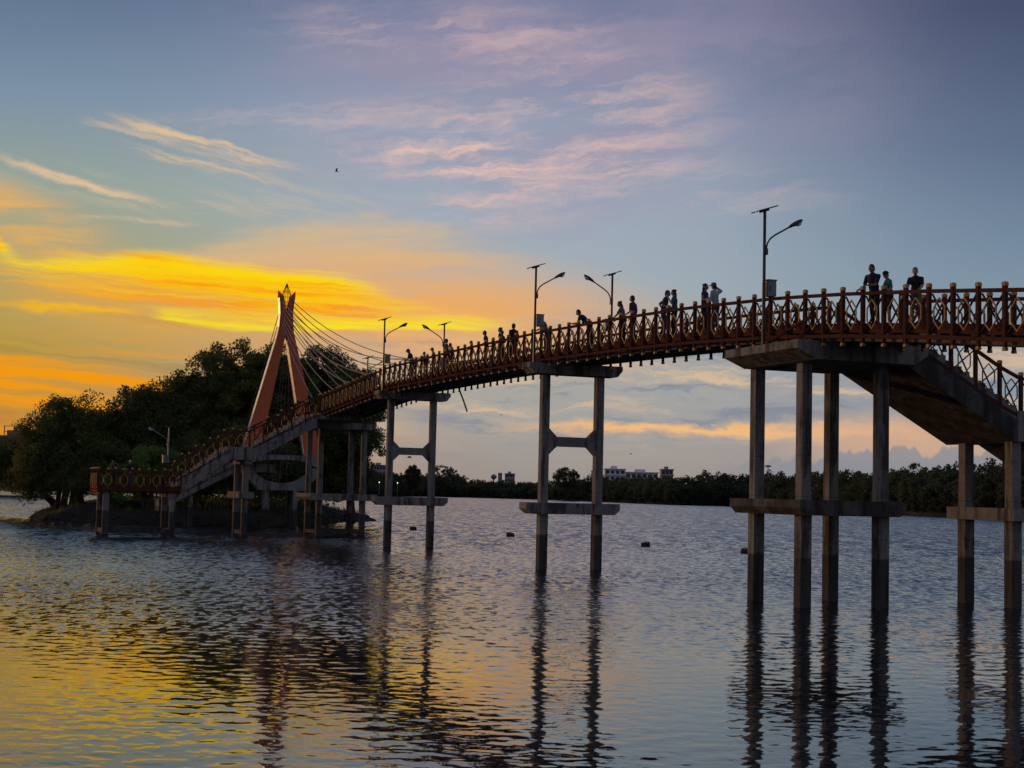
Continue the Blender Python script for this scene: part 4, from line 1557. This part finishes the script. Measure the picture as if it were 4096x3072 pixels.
# ------------------------------------------------------------------ birds
def bird(label, p, rz, flap, s=1.0):
    root = tag(empty('bird', p, rz), label, 'bird', 'birds in flight')
    m = MB()
    m.tube([(0, -.24 * s, .01), (0, -.14 * s, .02), (0, 0, 0), (0, .13 * s, .01), (0, .20 * s, .03), (0, .25 * s, .02)], [.012 * s, .035 * s, .055 * s, .045 * s, .03 * s, .005 * s], 8)
    m.build('body', 'rope_black', root, smooth=True)
    for sg in (-1, 1):
        w = MB()
        pr = [(0, .04, .08, -.07), (.18, .17 * flap, .11, -.06), (.34, .22 * flap, .08, -.06), (.48, .18 * flap, .0, -.05)]
        vs = []
        for (x, z, f, b_) in pr:
            for zz in (.008, -.008):
                vs += [(sg * x * s, f * s, (z + zz) * s), (sg * x * s, b_ * s, (z + zz) * s)]
        fs = []
        for k in range(3):
            a = 4 * k
            fs += [(a, a + 1, a + 5, a + 4), (a + 2, a + 6, a + 7, a + 3), (a, a + 4, a + 6, a + 2), (a + 1, a + 3, a + 7, a + 5)]
        fs += [(12, 13, 15, 14), (0, 2, 3, 1)]
        w.add(vs, fs)
        w.build('wing', 'rope_black', root)
    t = MB(); t.prism([(-.03 * s, -.22 * s), (.03 * s, -.22 * s), (.06 * s, -.36 * s), (-.06 * s, -.36 * s)], .005 * s, .018 * s, 'z'); t.build('tail', 'rope_black', root)


bird('dark bird flying alone high in the blue sky', (-10.96, 90, 22.3), 1.9, 1.6, .5)
bird('bird gliding low in the gap of the farther pier', (-8.07, 120, 5.7), -1.4, .5, .9)
bird('faint bird gliding between the two-column piers', (-.94, 140, 10.3), 1.5, .3, .5)
bird('tiny bird above the far wood right of the nearer pier', (11.23, 140, 6.9), .9, 1.2, .4)


# ------------------------------------------------------------------ people
def person(label, p, face, h=1.68, lean=0, head=(0, 0), wrists=None, shirt='navy', pants='black', female=False, cap=None, hair_long=False,
           sleeve=.45, legs=None, skirt=False, prop=None, crouch=0, fine=False, backpack=None):
    """face: world azimuth the body faces (degrees, clockwise from +Y). wrists: two local targets (x, y, z) at 1.68 m scale"""
    root = tag(empty('person', p, -R(face)), label, 'person', 'people on the bridge and platform')
    k = h / 1.68
    rx = Matrix.Rotation(-R(lean), 3, 'X')
    hip = Vector((0, -.02 * lean / 30, .92 - crouch))
    up = lambda x, y, z: hip + rx @ Vector((x, y, z - .92))
    sw = .165 if female else .185
    sh = [up(-sw, 0, 1.352), up(sw, 0, 1.352)]
    nb = up(0, .0, 1.44)
    hc = nb + Matrix.Rotation(-R(lean * .6 + head[0]), 3, 'X') @ Vector((0, .02, .145))
    hrot = Matrix.Rotation(-R(head[1]), 3, 'Z') @ Matrix.Rotation(-R(lean * .6 + head[0]), 3, 'X')
    wr = wrists or [(-.24, .06, .84), (.24, .06, .84)]
    wr = [Vector(w) for w in wr]
    el = []
    for s, (a, w) in enumerate(zip(sh, wr)):
        d = (w - a)
        L = min(d.length, .53)
        w2 = a + d.normalized() * L
        wr[s] = w2
        off = math.sqrt(max(0, .27 ** 2 - (L / 2) ** 2))
        side = Vector(((-1 if s == 0 else 1) * .30, -.45, -.75)).normalized()
        side -= d.normalized() * side.dot(d.normalized())
        if side.length < 1e-3: side = Vector((0, 0, -1))
        el.append((a + w2) / 2 + side.normalized() * off)
    lg = legs or [(-.10, .02), (.10, -.02)]
    kn, an = [], []
    for s in (0, 1):
        x, y = lg[s]
        hx = -.09 if s == 0 else .09
        an.append(Vector((x, y, .085)))
        m = (hip + Vector((hx, 0, -.04)) + an[s]) / 2
        kn.append(Vector((m.x, m.y + .035 + crouch * 1.2, m.z + .02)))

    def capsule(b, a, c, r0, r1, n=9):
        b.ball(a, r0, n, 6); b.ball(c, r1, n, 6)
        b.tube([a, c], [r0, r1], n)

    # body, one continuous surface
    b = MB()
    trot = rx
    b.ball(up(0, 0, 1.26), (.145, .095, .20), 12, 8, 0, trot)
    b.ball(up(0, 0, 1.06), (.125, .085, .17), 12, 8, 0, trot)
    b.ball(hip + Vector((0, 0, .01)), (.145, .10, .13), 12, 8)
    for s in (0, 1):
        capsule(b, up(0, -.01, 1.385), sh[s], .060, .050)
    capsule(b, up(0, -.01, 1.40), nb + (hc - nb) * .55, .055, .050)
    b.ball(hc, (.074, .092, .112), 14, 10, 0, hrot)
    b.ball(hc + hrot @ Vector((0, .012, -.055)), (.056, .072, .062), 10, 7, 0, hrot)          # jaw
    b.ball(hc + hrot @ Vector((0, .098, -.018)), (.014, .018, .026), 8, 6, 0, hrot)           # nose
    b.ball(hc + hrot @ Vector((0, .088, -.062)), (.024, .010, .010), 8, 6, 0, hrot)           # mouth
    for s in (-1, 1):
        b.ball(hc + hrot @ Vector((s * .076, -.005, -.012)), (.012, .024, .034), 8, 6, 0, hrot)
    for s in (0, 1):
        capsule(b, sh[s], el[s], .047, .039)
        capsule(b, el[s], wr[s], .039, .027)
        f = (wr[s] - el[s]).normalized()
        pc = wr[s] + f * .055
        q = f.to_track_quat('Y', 'Z').to_matrix()
        b.ball(pc, (.040, .055, .022), 10, 7, 0, q)
        for i, (fx, fl) in enumerate(((-.030, .062), (-.010, .074), (.010, .070), (.029, .055))):
            a0 = pc + q @ Vector((fx, .040, 0))
            a1 = a0 + q @ Vector((fx * .15, fl * .55, -.006))
            a2 = a1 + q @ Vector((0, fl * .42, -.026))
            capsule(b, a0, a1, .0105, .0098, 7); capsule(b, a1, a2, .0098, .0085, 7)
        t0 = pc + q @ Vector((.032 if s == 0 else -.032, -.012, -.004))
        t1 = t0 + q @ Vector((.026 if s == 0 else -.026, .034, -.012))
        capsule(b, t0, t1, .0125, .0105, 7)
        hx = Vector((-.09 if s == 0 else .09, 0, -.04))
        capsule(b, hip + hx, kn[s], .078, .052)
        capsule(b, kn[s], an[s], .052, .036)
        capsule(b, an[s] + Vector((0, -.03, -.045)), an[s] + Vector((0, .13, -.055)), .036, .03)
    body = b.build('body', 'skin', root, True)
    rm = body.modifiers.new('skin_surface', 'REMESH')
    rm.mode = 'VOXEL'; rm.voxel_size = (.0085 if fine else .012); rm.use_smooth_shade = True
    # shirt
    b = MB()
    b.ball(up(0, 0, 1.27), (.172 if not female else .158, .120, .205), 12, 8, 0, trot)
    b.ball(up(0, 0, 1.06), (.160 if not female else .142, .112, .20), 12, 8, 0, trot)
    b.ball(up(0, 0, .93), (.168, .118, .10), 12, 8, 0, trot)
    for s in (0, 1):
        capsule(b, up(0, -.01, 1.375), sh[s], .070, .066)
    for s in (0, 1):
        m = sh[s].lerp(el[s], min(1, sleeve * 1.6))
        capsule(b, sh[s], m, .064, .058)
        if sleeve > .7:
            capsule(b, el[s], el[s].lerp(wr[s], min(1, (sleeve - .5) * 1.8)), .055, .046)
    o = b.build('shirt', 'cloth_' + shirt, root, True)
    rm = o.modifiers.new('cloth', 'REMESH'); rm.mode = 'VOXEL'; rm.voxel_size = .014; rm.use_smooth_shade = True
    # trousers or skirt
    b = MB()
    b.ball(hip + Vector((0, 0, .0)), (.162, .118, .13), 12, 8)
    for s in (0, 1):
        hx = Vector((-.085 if s == 0 else .085, 0, -.04))
        capsule(b, hip + hx, kn[s], .092, .070)
        if not skirt:
            capsule(b, kn[s], kn[s].lerp(an[s], .92), .070, .058)
    o = b.build('shorts' if skirt else 'trousers', 'cloth_' + pants, root, True)
    rm = o.modifiers.new('cloth', 'REMESH'); rm.mode = 'VOXEL'; rm.voxel_size = .014; rm.use_smooth_shade = True
    for s in (0, 1):
        b = MB()
        capsule(b, an[s] + Vector((0, -.035, -.042)), an[s] + Vector((0, .145, -.05)), .043, .036)
        b.build('shoe', 'cloth_white' if female else 'cloth_black', root, True)
    # hair
    b = MB()
    b.ball(hc + hrot @ Vector((0, -.018, .024)), (.083, .094, .104), 14, 9, 0, hrot)
    b.ball(hc + hrot @ Vector((0, -.045, -.02)), (.076, .062, .085), 12, 8, 0, hrot)
    if hair_long:
        b.ball(hc + hrot @ Vector((0, -.075, -.10)), (.075, .045, .15), 12, 8, 0, hrot)
        b.ball(hc + hrot @ Vector((0, -.085, .07)), (.04, .05, .045), 10, 7, 0, hrot)
    o = b.build('hair', 'hair', root, True)
    rm = o.modifiers.new('strands', 'REMESH'); rm.mode = 'VOXEL'; rm.voxel_size = .012; rm.use_smooth_shade = True
    for s in (-1, 1):
        b = MB(); b.ball(hc + hrot @ Vector((s * .030, .084, .008)), (.011, .008, .007), 8, 6, 0, hrot); b.build('eye', 'hair', root, True)
    if cap:
        b = MB()
        b.ball(hc + hrot @ Vector((0, -.008, .050)), (.092, .104, .082), 14, 8, 0, hrot)
        yy = 1 if cap[1] == 'front' else -1
        b.ball(hc + hrot @ Vector((0, yy * .125, .045)), (.070, .075, .012), 12, 6, 0, hrot)
        b.build('cap', 'cloth_' + cap[0], root, True)
    if backpack:
        b = MB(); b.ball(up(0, -.19, 1.20), (.15, .10, .22), 12, 8, 0, trot); b.build('backpack', 'cloth_' + backpack, root, True)
    root.scale = (k, k, k)
    if prop == 'phone':
        f = (wr[1] - el[1]).normalized()
        c = root.matrix_basis @ (wr[1] + f * .12)
        m = MB(); m.box(-.075, .075, -.006, .006, -.038, .038)
        ph = m.build('phone', 'rope_black', None)
        ph.location = c; ph.rotation_euler = (0, R(12), -R(face))
        tag(ph, 'dark phone held up by the person in a white jacket', 'phone')
    return root


FL = lambda s: z0(s) + .335
ON = lambda s, o: W(s, o, FL(s))
RAIL_L = [(-.22, .42, 1.02), (.22, .42, 1.02)]
NEAR = 249          # facing out over the camera-side railing
person('man in dark T-shirt leaning his forearms on the railing beside a capped companion', ON(22.95, -1.02), 225, 1.62, 12, (6, 10), [(-.05, .42, 1.06), (.26, .34, .98)], 'navy', 'black', legs=[(-.12, .0), (.10, -.12)], fine=True)
person('woman with backward cap and white mask huddled against the man in dark T-shirt', ON(23.42, -.86), 262, 1.44, 8, (14, -30), [(-.26, .30, 1.0), (.10, .40, 1.0)], 'teal', 'black', True, ('black', 'back'), legs=[(-.09, .02), (.09, -.05)], skirt=True, fine=True)
person('person in dark T-shirt and patterned shorts standing alone at the railing near the right edge', ON(24.75, -.98), 215, 1.47, 6, (2, -20), [(-.24, .40, 1.0), (.16, .42, 1.0)], 'black', 'khaki', skirt=True, fine=True)
person('person with bare arms and dark hair standing behind the white-jacketed phone holder', ON(12.95, -.80), 120, 1.66, 2, (0, 0), [(-.12, .22, 1.28), (.12, .24, 1.2)], 'plum', 'black', True, hair_long=True, sleeve=.1)
person('person in white jacket and cap holding up a phone', ON(14.0, -.95), 310, 1.62, 6, (4, 10), [(-.2, .3, 1.1), (.20, .16, 1.58)], 'pale', 'denim', True, ('grey', 'front'), sleeve=.95, prop='phone')
person('man in dark shirt leaning sideways on the railing next to the woman in teal', ON(10.25, -.95), 100, 1.66, 10, (8, 0), [(-.30, -.05, 1.0), (.24, .30, 1.0)], 'navy', 'denim')
person('woman in teal top with one fist raised at the railing', ON(11.15, -.98), 285, 1.60, 3, (2, 15), [(-.26, .20, 1.38), (.2, .34, 1.02)], 'teal', 'black', True, hair_long=True)
person('woman reaching down over the railing beside a taller man', ON(6.85, -.88), 290, 1.56, 14, (10, 0), [(-.16, .46, .92), (.18, .40, .92)], 'grey', 'black', True, hair_long=True, sleeve=.4)
person('taller man standing just behind the reaching woman', ON(7.5, -.80), 300, 1.70, 2, (8, 0), [(-.2, .24, .96), (.22, .2, .92)], 'plum', 'black')
person('man bending far over the railing and looking down between two lamps', ON(3.95, -1.0), 295, 1.68, 52, (-6, 0), [(-.12, .62, .93), (.16, .60, .93)], 'navy', 'black', legs=[(-.12, -.05), (.12, -.12)])
person('person in grey shirt leaning down beside the lamp box on the nearer pier', ON(-.45, -.95), 290, 1.60, 24, (14, 0), [(-.2, .48, .96), (.2, .48, .96)], 'grey', 'denim')
person('tallest walker of the loose group left of the nearer pier', ON(-5.85, -.35), 320, 1.74, 2, (0, 0), None, 'black', 'black')
person('shorter person just in front of the tallest walker', ON(-6.15, -.78), 300, 1.42, 2, (0, 0), [(-.2, .2, 1.0), (.2, .2, 1.0)], 'maroon', 'black')
person('walker in dark top with swept-up hair behind the child in green', ON(-6.75, -.62), 285, 1.62, 4, (0, 0), None, 'navy', 'denim', hair_long=True, female=True)
person('child in a bright green shirt looking through the railing', ON(-6.45, -1.05), 265, 1.12, 4, (6, 0), RAIL_L, 'green', 'black')
person('broad-shouldered walker in a dark shirt at the left of the loose group', ON(-8.3, -.75), 275, 1.60, 8, (6, 0), [(-.24, .28, .96), (.2, .3, .96)], 'navy', 'black')
person('short person standing alone at the railing near the middle of the bridge', ON(-9.7, -.98), 262, 1.22, 4, (4, 0), RAIL_L, 'maroon', 'black', True, hair_long=True)
person('man in pale shirt standing straight below the lamp arm that points left', ON(-14.0, -.80), 260, 1.70, 2, (0, 0), None, 'grey', 'black')
person('crouching person with arms folded on the handrail next to the pale-shirted man', ON(-13.1, -.98), 262, 1.36, 16, (10, 0), RAIL_L, 'navy', 'black', True, sleeve=.9)
person('second crouching person with face in hands beside the pale-shirted man', ON(-12.45, -.98), 262, 1.36, 14, (12, 0), [(-.08, .22, 1.36), (.08, .22, 1.36)], 'black', 'black', True)
person('person with a small cap peering over the handrail right of the farther pier', ON(-15.3, -1.0), 270, 1.36, 12, (8, 0), RAIL_L, 'maroon', 'black', cap=('black', 'front'))
person('child whose head just clears the handrail right of the farther pier', ON(-16.9, -1.0), 262, 1.28, 4, (4, 0), RAIL_L, 'black', 'black')
person('man in a peaked cap stooping over the handrail beside the farther lamp box', ON(-19.15, -.98), 285, 1.66, 20, (16, 0), RAIL_L, 'navy', 'black', cap=('black', 'front'))
person('dark figure arriving at the top of the island stairs', W(-38.6, -1.9, 7.86), 280, 1.40, 4, (4, 0), None, 'black', 'black')
person('second small figure at the top of the island stairs', W(-38.7, -1.1, 7.91), 290, 1.25, 4, (4, 0), None, 'maroon', 'black', True)
person('stooping person in black with something dark at the face on the low platform', W(-39.4, -13.9, 2.98), 205, 1.55, 14, (14, 0), [(-.1, .28, 1.32), (.1, .28, 1.32)], 'black', 'black', backpack='red')
person('person in black with a white cap on the low platform', W(-39.0, -13.0, 2.98), 190, 1.55, 6, (6, 0), [(-.2, .35, .95), (.2, .35, .95)], 'black', 'denim', cap=('white', 'front'))
